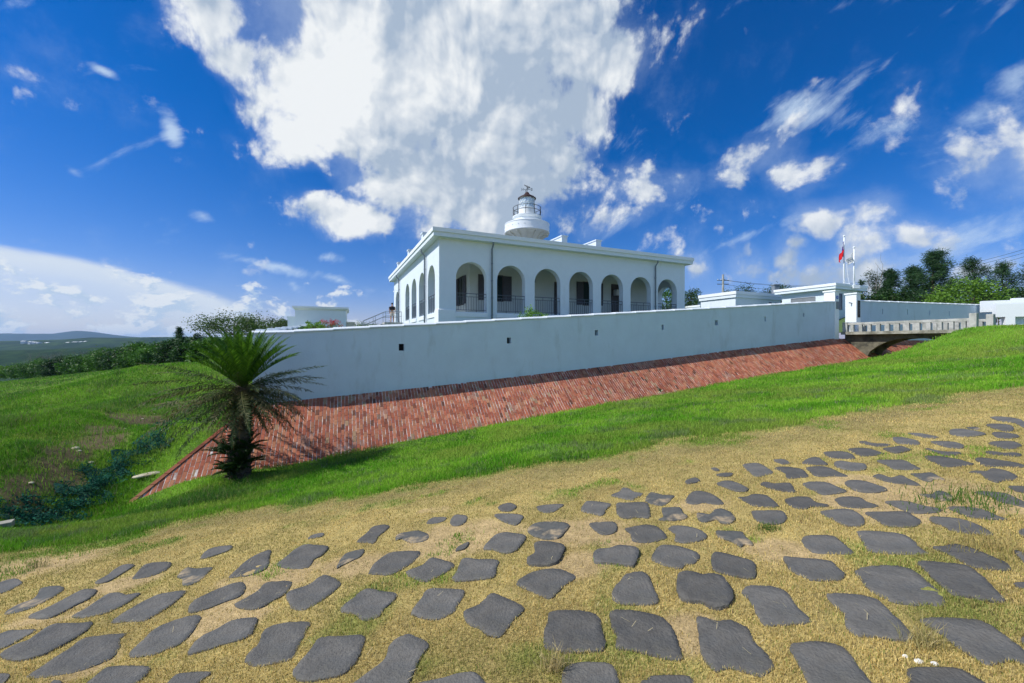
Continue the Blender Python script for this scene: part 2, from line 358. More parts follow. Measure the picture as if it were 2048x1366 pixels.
def plane(x,y): return -1.7+.13*np.clip(x,-40,60)-.07*np.clip(y,-30,40)
def phi(r): return np.sqrt(r*r+2.2)
def _k(a,b): return phi(np.hypot(a[:,None,0]-b[None,:,0], a[:,None,1]-b[None,:,1]))
_K = _k(A,A); _w = np.linalg.solve(_K - 0*np.eye(len(A)), A[:,2]-plane(A[:,0],A[:,1]))
def outer(x,y):
    x = np.asarray(x,float); y = np.asarray(y,float); out = np.zeros(x.size); xf = x.ravel(); yf = y.ravel()
    for k in range(0,xf.size,50000):
        a = np.stack([np.clip(xf[k:k+50000],-260,200),np.clip(yf[k:k+50000],-150,260)],1)
        out[k:k+50000] = _k(a,A)@_w + plane(a[:,0],a[:,1])
    return out.reshape(x.shape)
def sd(x,y):
    rx = x-CX; ry = y-CY; return rx*UW[0]+ry*UW[1], rx*NW[0]+ry*NW[1]
def dcrest(s): return np.interp(s, dcs, dcd)
def terrain(x,y):
    x = np.asarray(x,float); y = np.asarray(y,float)
    z = outer(x,y); s,D = sd(x,y)
    dc = dcrest(s)
    bank = np.maximum(z-1.05*(dc-D), zb(s)-2.5)
    z = np.where((s>-1.5)&(D<dc), np.where(s<0, z+(bank-z)*sstep(-1.5,0,s), bank), z)
    z = np.where((s>-.5)&(D<1.2), np.minimum(z, zb(s)-2.1), z)
    rr = np.hypot(x,y)
    far = sstep(118,330,rr)
    zz = z*(1-far) + (-52+4*vnoise(x,y,.004,5))*far
    # small lumps of the ground
    near = np.exp(-np.maximum(rr-3,0)/30)
    zz = zz + (vnoise(x,y,.9,1)-.5)*.05*near + (vnoise(x,y,.25,2)-.5)*.12*sstep(7,20,rr)*(1-far)
    lump = sstep(-9,-12,x)*sstep(6,9,y)*(1-sstep(60,100,rr))
    return zz + (vnoise(x,y,.8,9)-.45)*.42*lump*np.clip(1.2-rr/70,.2,1)
def onground(px, py, lift=0.):
    """where the ray of a photograph pixel meets the ground"""
    r = (px-1024)/F0; t = (HZ-py)/F0; Ys = np.geomspace(1.2,130,900)
    d = t*Ys - terrain(r*Ys,Ys) - lift
    if d[0]<0 or not (d<0).any(): return Vector((r*105, 105, float(terrain(np.array([r*105.]),np.array([105.]))[0])))
    i = np.argmax(d<0)
    a,b = Ys[max(i-1,0)], Ys[i]
    for _ in range(18):
        c = (a+b)/2
        if t*c - float(terrain(np.array([r*c]),np.array([c]))[0]) - lift < 0: b = c
        else: a = c
    return Vector((r*a, a, t*a))
# ------------------------------------------------------------------ ground cover zones (what grows where, in metres)
_db = [onground(*q) for q in ((-250,1180),(0,1108),(250,1075),(420,1035),(700,995),(1000,948),(1300,900),(1600,852),(1800,812),(2048,772))]
dbx = [p.x for p in _db]; dby = [p.y for p in _db]
sandp = [(1000,1070,.35),(1160,1060,.5),(920,1075,.6),(540,1160,.5),(700,1130,.35),(430,1245,.35),(470,1205,.3),(1150,1130,.3),(1830,1000,.7),(1940,1005,.5),(1400,1010,.3),(1690,960,.3),(1570,1110,.35),(1380,1265,.22),(60,1135,.8),(240,1170,.3),(1250,1075,.3),(90,1230,.3),(1880,700,.3),(170,1330,.22)]
sandw = [(onground(a,b), r) for a,b,r in sandp]
dirtp = [(265,838,1.2,1.),(180,885,.9,.9),(90,935,.6,.8),(70,965,.6,.9),(120,960,.8,.9),(60,1020,.6,.9),(330,808,.9,.8),(235,745,3.,.35),(40,990,.5,1.),(130,905,.7,.8),(220,860,.8,.9),(300,845,.8,1.)]
dirtw = [(onground(a,b), r, k) for a,b,r,k in dirtp]
def zones(x,y):
    yb = np.interp(x, dbx, dby)
    n = vnoise(x,y,1.1,3,4); nf = vnoise(x,y,4.,4,3)
    green = sstep(-.45,.55,(y-yb)*.9+(n-.5)*1.5+(nf-.5)*.6)
    near = 1-green
    green = np.maximum(green, near*sstep(.60,.80,vnoise(x,y,1.6,6,4))*.42)
    sand = np.zeros_like(x)
    for p,r in sandw: sand = np.maximum(sand, np.exp(-(((x-p.x)/(r*1.3))**2+((y-p.y)/r)**2)*1.2)*1.5*(.35+n))
    sand = np.maximum(sand, sstep(.68,.84,vnoise(x,y,1.3,8,4))*.8)*near
    sand = sstep(.42,.95,sand*(.55+.9*vnoise(x,y,5.,14,4)))
    dirt = np.zeros_like(x)
    for p,r,k in dirtw: dirt = np.maximum(dirt, k*np.exp(-((x-p.x)**2+(y-p.y)**2)/(r*r))*(.5+n))
    dirt = sstep(.30,.62,dirt*(.55+.9*vnoise(x,y,2.6,15,4)))
    return green, sand, dirt, n, nf
def gcol(x,y):
    green,sand,dirt,n,nf = zones(x,y)
    rr = np.hypot(x,y)
    dry = np.array([.42,.325,.12])*(0.75+.5*nf[:,None]); 
    edge = np.exp(-((y-np.interp(x,dbx,dby)+.35)/.55)**2)[:,None]*sstep(-9,2,x)[:,None]**.0
    dry = dry*(1-.45*edge)+np.array([.14,.13,.06])*.45*edge
    gr = (np.array([.09,.22,.015])*(1-n[:,None]) + np.array([.17,.29,.03])*n[:,None])*(1-.12*sstep(-8.,-13.,x)[:,None])  # turf darkened towards the left bank, shading put into the colour
    olive = np.array([.14,.155,.03])
    hill = sstep(18,60,rr)[:,None]*.5*(vnoise(x,y,.12,12,4)[:,None]); gr = gr*(1-hill)+olive*hill
    c = dry*(1-green[:,None])+gr*green[:,None]
    c = c*(1-sand[:,None])+np.array([.46,.335,.16])*sand[:,None]
    c = c*(1-dirt[:,None])+np.array([.125,.10,.05])*dirt[:,None]*(.6+.8*vnoise(x,y,7.,16,3)[:,None])
    far = sstep(125,220,rr)[:,None]
    return c*(1-far)+np.array([.035,.07,.03])*far
# ------------------------------------------------------------------ ground, one sheet to the horizon
aa = np.concatenate([np.linspace(-66,66,601), np.linspace(66,294,61)[1:-1]])*math.pi/180
rad = np.concatenate([np.geomspace(.35,60,420), np.geomspace(60,9000,110)[1:]])
TH, RD = np.meshgrid(aa, rad, indexing='xy'); X = (np.sin(TH)*RD).ravel(); Y = (np.cos(TH)*RD).ravel()
Z = terrain(X,Y); na = len(aa); nr = len(rad)
i = np.arange(na); j = np.arange(nr-1)
I,J = np.meshgrid(i,j); I2 = (I+1)%na
Fc = np.stack([J*na+I, (J+1)*na+I, (J+1)*na+I2, J*na+I2], -1).reshape(-1,4)
V = np.stack([X,Y,Z],1); V = np.vstack([V, [[0,0,float(terrain(np.array([0.]),np.array([0.]))[0])]]])
gm = bpy.data.materials.new('turf_and_soil'); gm.use_nodes = True; t = gm.node_tree; q = G(t); b = t.nodes['Principled BSDF']
b.inputs['Roughness'].default_value = .95; b.inputs['Specular IOR Level'].default_value = .15
O = q.n('ShaderNodeTexCoord').outputs['Object']; at = q.n('ShaderNodeAttribute', attribute_name='Col').outputs['Color']
f1 = q.mr(q.noise(O, 55, 6, .7), .3, .72, .55, 1.42, False); f2 = q.mr(q.noise(O, 9, 5, .65), .3, .7, .78, 1.2, False); f3 = q.mr(q.noise(O, .7, 4, .6), .3, .7, .85, 1.12, False)
cc = q.mix(1., q.mix(1., q.mix(1., at, f1, blend='MULTIPLY'), f2, blend='MULTIPLY'), f3, blend='MULTIPLY')
t.links.new(cc, b.inputs['Base Color'])
bn = q.n('ShaderNodeBump'); bn.inputs['Strength'].default_value = .9; bn.inputs['Distance'].default_value = .012
t.links.new(q.noise(O, 70, 5, .7), bn.inputs['Height']); t.links.new(bn.outputs[0], b.inputs['Normal'])
M['ground'] = gm
COL = gcol(V[:,0],V[:,1])
gob = amesh('ground', V, Fc, 'ground', col=COL, smooth=True); tag(gob, kind='structure')

# ------------------------------------------------------------------ paving stones, outlines measured from the photograph and laid on the turf
RG = {1:(0,1066,.21973),2:(400,1016,.25626),3:(800,966,.29278),4:(1200,1066,.21973),5:(1600,1066,.21961),6:(1200,900,.19531),7:(1600,820,.21875),0:(0,0,1)}
ST = """1|0,445 60,425 150,410 205,450 120,500 60,530 -60,550 -80,470
1|40,720 150,650 290,600 350,545 380,495 540,475 580,510 480,580 300,670 120,725|s
1|260,750 400,690 560,610 700,535 790,505 880,520 820,590 700,650 480,760 330,775
1|650,755 780,680 900,600 1000,545 1110,545 1150,560 1280,545 1150,640 1000,710 900,740 740,765
1|1010,810 1060,760 1200,670 1370,580 1480,545 1690,525 1600,620 1500,690 1400,750 1300,795 1150,800
0|377,1224 382,1206 400,1193 451,1170 485,1163 490,1180 477,1193 451,1202 415,1216|p
1|870,440 980,380 1050,325 1140,285 1225,290 1120,360 1000,430 900,455
1|1210,410 1240,360 1300,300 1380,270 1520,260 1560,275 1520,330 1430,370 1330,400
1|1610,395 1690,310 1800,315 1940,300 1900,350 1830,420 1720,470 1660,465 1660,415|s
2|0,390 50,330 130,300 250,290 230,325 150,355 60,385
1|-90,960 0,910 90,880 180,875 330,870 240,930 120,1000 0,1050 -90,1080
1|0,1100 150,1010 260,970 400,870 520,820 740,815 830,805 830,850 720,930 560,1020 420,1090 200,1155 60,1150
1|245,1300 300,1250 500,1120 640,1030 740,960 850,930 1140,905 1090,960 1100,1000 1040,1110 900,1180 700,1250 500,1290 350,1310
1|1170,1110 1280,980 1400,870 1500,815 1700,750 1820,740 1810,800 1720,930 1640,1000 1500,1060 1370,1105
0|376,1307 385,1288 404,1272 433,1257 464,1240 502,1235 515,1238 503,1267 477,1280 446,1288 415,1298
1|700,1430 780,1365 900,1260 1000,1210 1200,1200 1360,1215 1340,1280 1240,1365 1130,1430
1|1480,1420 1520,1365 1600,1285 1740,1260 1930,1255 1840,1330 1800,1365 1720,1430
1|-60,1300 0,1270 90,1275 60,1330 20,1365 -60,1400
1|440,1390 460,1365 490,1340 550,1345 560,1375 500,1400
2|220,540 280,480 360,410 450,360 545,325 545,380 530,450 470,490 380,520 280,535|p
2|600,435 680,370 760,310 830,285 910,290 1000,300 960,360 890,400 860,450 800,470 640,460
2|1065,465 1100,390 1150,345 1280,315 1260,370 1190,405 1110,445|s
2|840,235 880,205 960,190 960,215 900,230
2|1220,260 1300,190 1350,140 1440,125 1480,140 1440,180 1390,220 1360,270 1290,265
0|791,1080 795,1067 820,1061.6 838,1060 858,1068 851,1080 823,1084 800,1076|s
2|1315,500 1360,430 1450,360 1530,335 1710,330 1690,390 1600,460 1480,515 1340,510
2|265,755 350,700 450,640 520,575 690,565 715,590 660,670 570,720 480,770 380,790|p
2|670,680 700,640 850,590 930,530 1000,515 1100,580 1050,640 960,710 880,760 800,795 720,780 690,730
2|1090,790 1200,690 1300,625 1420,640 1530,665 1520,710 1440,780 1400,840 1310,870 1250,860 1210,820
2|350,1190 390,1110 450,1060 480,980 530,925 700,885 860,885 830,950 780,1060 720,1160 620,1200 440,1230
2|720,1300 770,1210 870,1090 920,1020 1000,1000 1230,985 1290,1005 1260,1110 1200,1220 1100,1300 950,1330 820,1350
0|690,1387 733,1346 769,1318 778,1290 800,1272 823,1268 858,1288 844,1309 832,1335 818,1366 806,1388|k
3|120,1400 110,1366 300,1325 400,1295 510,1290 570,1345 575,1400
3|40,605 150,560 210,510 280,520 370,550 340,590 250,640 180,670 100,650
3|355,660 390,590 430,515 540,520 670,525 660,580 640,640 540,655 440,665
3|75,880 140,790 190,725 300,720 440,735 400,820 360,885 230,930 130,910
3|435,880 540,830 620,755 690,770 790,810 850,855 780,930 690,1040 600,1035 540,990 470,960|p
3|795,685 860,625 960,590 1070,582 1150,605 1200,645 1120,700 1060,760 1010,785 910,740
3|570,445 620,380 680,340 760,338 860,360 830,420 780,465 710,478 640,455
3|870,330 920,270 1060,262 1155,280 1130,330 1080,375 980,378|s
3|865,520 920,480 920,415 1000,405 1120,430 1110,490 1070,545 1000,562 890,560|n
3|380,460 400,430 470,400 455,435 430,450
3|670,160 740,135 795,155 770,185 700,190
3|645,215 740,208 840,222 820,265 780,285 700,260
3|940,155 1110,140 1090,170 1030,200 960,190
3|1235,185 1260,135 1290,118 1440,138 1410,175 1380,218 1300,205
3|1290,275 1370,262 1470,265 1480,320 1430,345 1370,345
3|180,270 220,232 315,230 300,255 240,272
3|340,270 360,225 400,212 460,225 440,270 380,290
3|985,1110 985,1000 1010,920 1020,880 1150,862 1300,880 1360,920 1390,1030 1400,1130 1270,1150 1100,1150
3|1110,1290 1150,1240 1260,1215 1430,1225 1480,1280 1500,1366 1500,1400 1140,1400
0|1188,1124 1191,1102 1219,1098 1240,1092 1277,1100 1270,1130 1250,1131 1216,1127|r
4|110,590 120,500 180,440 240,370 380,350 450,400 490,500 530,580 510,640 330,650 190,640
4|95,710 230,695 430,720 580,770 650,850 690,930 720,1020 750,1110 740,1150 600,1140 430,1095 280,1060 150,1040 150,930 110,860|p
4|470,235 500,150 560,105 700,110 830,150 905,195 870,265 780,285 730,315 600,290
4|695,500 700,430 730,365 820,355 940,385 1010,375 1110,400 1180,480 1220,580 1170,660 1090,690 1010,680 930,635 800,625 720,580|r
4|1020,185 1110,175 1300,225 1400,260 1420,320 1405,405 1230,390 1060,345 1020,310
4|1290,535 1350,480 1470,475 1620,495 1720,550 1800,670 1915,770 1890,810 1700,825 1500,825 1430,740 1370,620
4|880,760 940,755 1060,790 1180,780 1300,825 1360,870 1410,980 1500,1060 1560,1140 1580,1220 1480,1295 1330,1260 1180,1220 1070,1245 960,1170 910,1060 895,900|k
0|1578,1292 1595,1283 1644,1280 1677,1288 1697,1301 1714,1325 1740,1360 1750,1380 1630,1385 1617,1366 1606,1343 1589,1314|c
4|400,1420 370,1335 440,1340 460,1290 760,1280 840,1310 860,1365 860,1420
0|1567,1113 1591,1115 1633,1118 1664,1123 1677,1136 1690,1147 1687,1156 1666,1160 1628,1159 1617,1157 1587,1143 1575,1132
5|15,60 60,15 280,12 370,60 440,120 490,175 400,185 150,175 60,130
0|1714,1062 1740,1060 1784,1063 1810,1068 1828,1079 1842,1094 1856,1106 1798,1106 1749,1102 1734,1097 1723,1079
5|490,345 560,305 700,285 880,285 1020,320 1130,390 1220,470 1300,540 1310,640 1130,640 1020,645 860,620 700,550 600,480 540,400
5|1070,260 1150,250 1300,265 1500,285 1600,340 1700,420 1800,530 1870,620 1700,610 1500,575 1400,565 1290,480 1200,400 1130,330
5|1210,130 1300,120 1400,100 1550,130 1700,190 1820,240 1900,280 1920,330 1780,330 1600,310 1480,260 1350,190
5|240,560 330,545 480,550 640,580 730,620 830,720 940,820 1030,930 1000,965 850,965 700,940 510,920 420,850 395,720 300,640
5|1095,790 1160,760 1350,760 1620,780 1760,840 1880,930 2040,1050 2120,1120 2120,1200 2040,1190 1930,1150 1830,1170 1720,1190 1600,1130 1480,1060 1350,970 1250,890
5|970,1260 1000,1215 1240,1205 1440,1215 1580,1280 1720,1366 1780,1410 1020,1410 1000,1330
5|1940,455 2040,440 2120,460 2120,510 2040,505
5|1940,150 2040,180 2120,230 2120,280 2040,260 1980,200
5|2010,960 2040,930 2100,930 2100,1010 2040,1010
6|115,460 200,420 230,385 290,390 350,425 440,440 410,470 360,490 330,510 210,490
6|460,500 500,440 540,425 640,450 760,460 740,490 700,530 640,565 540,550 480,530|s
6|165,580 180,540 300,535 460,530 500,570 515,640 500,690 380,685 250,695 180,650
6|600,710 650,690 630,600 680,585 820,585 850,640 900,680 840,710 700,720|s
6|875,505 930,430 980,412 1080,418 1190,465 1270,540 1180,550 1060,535 990,550 900,540|c
6|870,325 900,300 980,280 1025,315 960,335 900,345
6|1190,340 1290,310 1400,330 1500,380 1520,400 1480,425 1380,415 1260,370
6|1640,345 1690,318 1780,335 1940,330 1990,390 2000,425 1860,415 1730,385
6|1410,480 1500,470 1570,445 1690,455 1760,500 1830,570 1700,580 1560,560 1480,520
6|1460,150 1520,130 1630,130 1720,180 1775,225 1700,250 1600,265 1530,220
6|1770,100 1840,88 1900,95 1950,130 1870,140
6|1135,185 1180,175 1225,200 1190,210
6|1190,250 1280,232 1360,235 1340,262 1250,268
6|1570,680 1555,625 1650,620 1800,615 1880,630 1915,690 1880,740 1790,755 1680,745 1600,715
6|990,650 1020,640 1120,655 1180,605 1250,600 1340,640 1385,700 1330,750 1240,745 1190,710 1070,735 1000,700|s
6|255,800 350,775 480,755 580,775 640,820 690,880 640,910 540,935 420,945 330,920 310,850
6|700,800 760,770 900,780 1010,810 1080,850 1095,890 1050,915 900,945 770,930 770,860
6|1185,825 1280,820 1450,830 1490,880 1550,930 1560,970 1480,960 1440,985 1350,930 1220,890|s
7|215,385 260,375 390,375 480,400 505,440 420,440 300,435 240,415
7|435,360 500,340 620,345 740,380 765,395 680,412 560,415
7|535,290 590,278 680,300 810,305 820,322 760,330 680,325
7|760,350 840,335 920,325 980,345 1020,362 940,385 850,388
7|845,250 920,243 1040,265 1085,285 1090,315 980,308 890,300
7|975,208 1080,208 1180,225 1270,250 1170,255 1060,232
7|1190,285 1280,280 1420,290 1500,320 1480,345 1380,342 1280,320
7|1360,205 1390,172 1520,175 1700,215 1620,235 1530,240 1420,230
7|1520,155 1600,150 1650,165 1620,178 1560,170|s
7|1740,65 1850,60 2000,80 2048,104 2110,120 2110,170 2040,155 1960,115 1830,98
7|1700,135 1800,125 1930,140 1955,180 1900,195 1800,175
7|1750,205 1830,195 1980,220 2000,245 1900,255 1800,245
7|1720,295 1830,278 1960,285 2030,320 1970,345 1850,345
7|1690,375 1760,370 1860,385 1960,380 2030,400 1990,420 1860,412 1740,400
7|1145,355 1180,348 1250,370 1340,380 1460,385 1460,405 1320,410 1240,385
7|1140,430 1210,415 1420,440 1530,470 1590,490 1480,510 1330,515 1250,485
7|1600,440 1680,435 1830,455 1960,475 2048,500 2100,520 1900,515 1700,510 1640,480
7|700,455 860,450 960,455 1050,500 1105,530 1000,540 860,535 790,500
7|20,480 80,440 160,430 210,460 255,495 150,498 60,490
7|310,480 370,460 460,475 580,485 610,515 590,545 450,550 340,520
7|55,520 200,508 290,530 380,570 440,600 280,600 150,600 90,560
0|1549,936 1561,932 1583,933 1606,938 1617,952 1602,954 1575,955 1569,945
7|25,670 110,650 250,660 350,700 430,735 330,760 200,768 130,735 70,710
7|410,670 440,640 560,640 670,670 780,710 790,735 690,752 560,745 470,715
7|665,600 720,578 830,610 920,590 990,620 1095,675 1060,682 930,668 850,660 760,640
7|1010,575 1090,572 1200,565 1260,595 1330,632 1230,628 1190,650 1120,635 1060,605|s
7|1545,565 1610,550 1700,555 1760,530 1880,550 1990,600 1960,635 1870,640 1800,655 1700,620 1650,580
7|1600,745 1750,742 1890,760 1980,800 2100,860 2100,890 1940,855 1820,830 1760,790
7|1900,690 2048,690 2110,700 2110,760 2048,750 1960,730
7|1090,765 1200,765 1240,740 1290,735 1380,770 1400,815 1320,820 1190,795|s
0|1569,1000 1585,993 1606,992 1620,994 1633,1003 1657,1008 1652,1012 1624,1012 1611,1017 1590,1015
7|320,805 400,785 540,790 610,830 720,870 640,885 520,890 400,875 340,840
7|180,930 290,905 420,898 500,920 580,980 570,1050 420,1050 310,1000
7|590,930 760,925 960,925 1050,970 1110,1010 1040,1060 900,1060 780,1050 690,990
7|780,835 900,825 1010,838 1140,870 1290,900 1250,930 1120,938 1000,930 890,885
7|1350,885 1500,880 1680,910 1800,960 1890,995 1700,990 1530,965 1420,920
7|1185,980 1280,975 1450,990 1590,1030 1700,1080 1770,1135 1620,1130 1400,1100 1300,1050 1210,1020
7|1990,1110 2048,1080 2110,1090 2110,1150 2048,1150
3|1478,190 1485,150 1560,138 1600,150 1590,185 1530,225 1490,215"""
stones = []
for ln in ST.split('\n'):
    p = ln.split('|'); ox,oy,k = RG[int(p[0])]
    pl = [(ox+float(a)*k, oy+float(b_)*k) for a,b_ in (w.split(',') for w in p[1].split())]
    stones.append([pl, p[2] if len(p)>2 else ''])
def smooth_ring(pl, m):
    """Catmull-Rom through the corners, m points per edge"""
    out = []; n = len(pl)
    for i in range(n):
        p0,p1,p2,p3 = (pl[(i+k-1)%n] for k in range(4))
        for j in range(m):
            t = j/m; q = [.5*((2*p1[c])+(-p0[c]+p2[c])*t+(2*p0[c]-5*p1[c]+4*p2[c]-p3[c])*t*t+(-p0[c]+3*p1[c]-3*p2[c]+p3[c])*t**3) for c in (0,1)]
            out.append(q)
    return out
def lift_pt(x, y, t):  # local tangent-plane solve, fast
    return x, y
WORDS = ['first','second','third','fourth','fifth','sixth','seventh','eighth','ninth','tenth','eleventh','twelfth','thirteenth','fourteenth','fifteenth','sixteenth','seventeenth','eighteenth','nineteenth','twentieth']
rows = [1292,1228,1170,1118,1068,1022,980,943,905,872]
info = []
for k,(pl,fl) in enumerate(stones):
    cx = sum(a for a,_ in pl)/len(pl); cy = sum(b_ for _,b_ in pl)/len(pl)
    r = next((i for i,t in enumerate(rows) if cy>=t), len(rows)); info.append([r,cx,cy,k])
order = {}
for r in range(len(rows)+1):
    for i,e in enumerate(sorted([e for e in info if e[0]==r], key=lambda e:e[1])): order[e[3]] = (r,i)
stone_world = []
for k,(pl,fl) in enumerate(stones):
    cx,cy = info[k][1], info[k][2]
    c0 = onground(cx, cy, .012)
    eps = .25; xs = np.array([c0.x, c0.x+eps, c0.x-eps, c0.x, c0.x]); ys = np.array([c0.y, c0.y, c0.y, c0.y+eps, c0.y-eps])
    zz = terrain(xs,ys); gx = (zz[1]-zz[2])/(2*eps); gy = (zz[3]-zz[4])/(2*eps); z0 = zz.mean()+.012
    def hit(px,py):
        r_ = (px-1024)/F0; t_ = (HZ-py)/F0      # plane z = z0+gx(x-cx)+gy(y-cy)
        Yd = (z0-gx*c0.x-gy*c0.y)/(t_-gx*r_-gy); return (r_*Yd, Yd)
    ring = [hit(*p) for p in smooth_ring(pl, 4)]
    wc = (sum(a for a,_ in ring)/len(ring), sum(b_ for _,b_ in ring)/len(ring))
    # chipped, slightly wandering outline
    rr_ = []
    for i,(a,b_) in enumerate(ring):
        f = 1+random.uniform(-.022,.022)
        rr_.append((wc[0]+(a-wc[0])*f, wc[1]+(b_-wc[1])*f))
    ring = rr_; stone_world.append(np.array(ring)); n = len(ring)
    H = .005 + (.02 if fl in ('r','n') else random.uniform(0,.009)); tx,ty = random.uniform(-.012,.012), random.uniform(-.012,.012)
    def zz_(a,b_,dz): return z0-.012+gx*(a-c0.x)+gy*(b_-c0.y)+dz+tx*(a-wc[0])+ty*(b_-wc[1])
    vs = []; prof = [(1.,-.09),(1.,H-.003),(.988,H),(.80,H+.001),(.55,H+.001),(.28,H+.001)]
    seed = k+1
    for f,dz in prof:
        P_ = np.array([(wc[0]+(a-wc[0])*f, wc[1]+(b_-wc[1])*f) for a,b_ in ring])
        amp = (.024 if fl=='p' else .009) if f<.97 else .002
        nz = (vnoise(P_[:,0],P_[:,1],6.,seed,4)-.5)*amp*2
        vs += [(P_[i,0],P_[i,1],zz_(P_[i,0],P_[i,1],dz+nz[i])) for i in range(n)]
    vs.append((wc[0],wc[1],zz_(wc[0],wc[1],H+.004)))
    fs = [(i_*n+j_, i_*n+(j_+1)%n, (i_+1)*n+(j_+1)%n, (i_+1)*n+j_) for i_ in range(len(prof)-1) for j_ in range(n)]
    fs += [((len(prof)-1)*n+j_, (len(prof)-1)*n+(j_+1)%n, len(prof)*n) for j_ in range(n)]
    mb = MB().add(vs, fs)
    o = mb.build('paving_stone', 'stone_s' if fl=='s' else 'stone', loc=(wc[0],wc[1],zz_(wc[0],wc[1],0)), smooth=True)
    w_ = max(a for a,_ in pl)-min(a for a,_ in pl); h_ = max(b_ for _,b_ in pl)-min(b_ for _,b_ in pl)
    size = 'large' if w_>95 else 'medium' if w_>58 else 'small'
    kind = {'s':'sand-dusted','p':'pitted','n':'notched','r':'raised','c':'cracked','k':'kidney-shaped'}.get(fl) or ('long thin' if w_/h_>3.2 else 'oblong' if w_/h_>1.9 else 'squarish')
    r,i = order[k]
    rowt = 'bottom row' if r==0 else f'{WORDS[r]} row up'
    tag(o, f'{size} {kind} dark paving stone, {WORDS[i]} from left in {rowt} of stones', 'paving stone', 'dark stones paving the path')

# ------------------------------------------------------------------ grass
def inpoly(x,y,poly):
    c = np.zeros(len(x),bool); n = len(poly)
    for i in range(n):
        x1,y1 = poly[i]; x2,y2 = poly[(i+1)%n]
        if y1==y2: continue
        m = ((y1>y)!=(y2>y)); c[m] ^= (x[m] < (x2-x1)*(y[m]-y1)/(y2-y1)+x1)
    return c
def onstone(x,y,shrink=.93):
    hit = np.zeros(len(x),bool)
    for poly in stone_world:
        c = poly.mean(0); q = c+(poly-c)*shrink; lo = q.min(0); hi = q.max(0)
        m = np.nonzero((x>lo[0])&(x<hi[0])&(y>lo[1])&(y<hi[1]))[0]
        if len(m): hit[m] |= inpoly(x[m],y[m],q)
    return hit
def blades(x, y, h, w, col, lean=.5, name='grass', z=None, extra=None):
    n = len(x); z = terrain(x,y) if z is None else z
    a = rng.uniform(0,2*np.pi,n); b_ = rng.uniform(0,2*np.pi,n); L = rng.uniform(.1,1,n)*lean
    dx = np.cos(a)*w/2; dy = np.sin(a)*w/2; tx = np.cos(b_)*L*h; ty = np.sin(b_)*L*h; hz = h*np.sqrt(np.clip(1-L*L*.8,.1,1))
    V = np.empty((n,5,3)); 
    V[:,0] = np.stack([x-dx,y-dy,z-.01],1); V[:,1] = np.stack([x+dx,y+dy,z-.01],1)
    V[:,2] = np.stack([x+dx*.75+tx*.35,y+dy*.75+ty*.35,z+hz*.6],1); V[:,3] = np.stack([x-dx*.75+tx*.35,y-dy*.75+ty*.35,z+hz*.6],1)
    V[:,4] = np.stack([x+tx,y+ty,z+hz],1)
    k = np.arange(n)[:,None]*5
    T = np.concatenate([k+np.array([[0,1,2]]),k+np.array([[0,2,3]]),k+np.array([[3,2,4]])],0)
    cc = np.repeat(col[:,None,:],5,1); 
    return V.reshape(-1,3), T, cc.reshape(-1,3)
def rand_frustum(n, y0, y1, rlim=1.42):
    Y = np.exp(rng.uniform(np.log(y0),np.log(y1),n)); r = rng.uniform(-rlim,rlim,n)
    k = n//6; Y2 = np.exp(rng.uniform(np.log(y0),np.log(y1),k)); r2 = rng.uniform(rlim,3.2,k)*rng.choice([-1,1],k)   # thinner beyond the frame's sides
    return np.concatenate([r*Y,r2*Y2]), np.concatenate([Y,Y2])
# dry clipped turf between the stones
x,y = rand_frustum(560000, 1.35, 13)
gz,sand,dirt,n_,nf = zones(x,y)
keep = (~onstone(x,y,.955)) & (rng.random(len(x)) > sand*.8) & (rng.random(len(x)) > sstep(.5,1.,gz)) & (rng.random(len(x)) < .35+1.3*vnoise(x,y,3.,21,3))
x,y,gz,n_ = x[keep],y[keep],gz[keep],n_[keep]
m = len(x); q = rng.random(m)[:,None]
col = np.array([1.0,.79,.33])*q**1.3 + np.array([.38,.29,.085])*(1-q**1.5); pat = vnoise(x,y,2.2,23,4)[:,None]; col = col*(.72+.5*pat); ol = sstep(.46,.66,vnoise(x,y,1.5,24,4))[:,None]*.7; ol = ol*(.5+.5*vnoise(x,y,9.,25,2)[:,None]); col = col*(1-ol)+np.array([.19,.22,.05])*ol*(.6+.9*q); br_ = (rng.random(m)<.10)[:,None]; col = np.where(br_, np.array([.20,.14,.07])*(.6+.8*q), col)
grn = (rng.random(m) < gz*.9+.10)[:,None]; col = np.where(grn, np.array([.22,.27,.06])*(.7+.8*q), col)
h = rng.uniform(.008,.026,m)*(1+.8*gz)+.0007*y; w = .0018+.0007*y
Va,Ta,Ca = blades(x,y,h,w,col,.9)
tag(amesh('dry_turf', Va, Ta, 'blade', col=Ca), 'short dry yellowed turf between the dark paving stones', 'turf', kind='stuff')
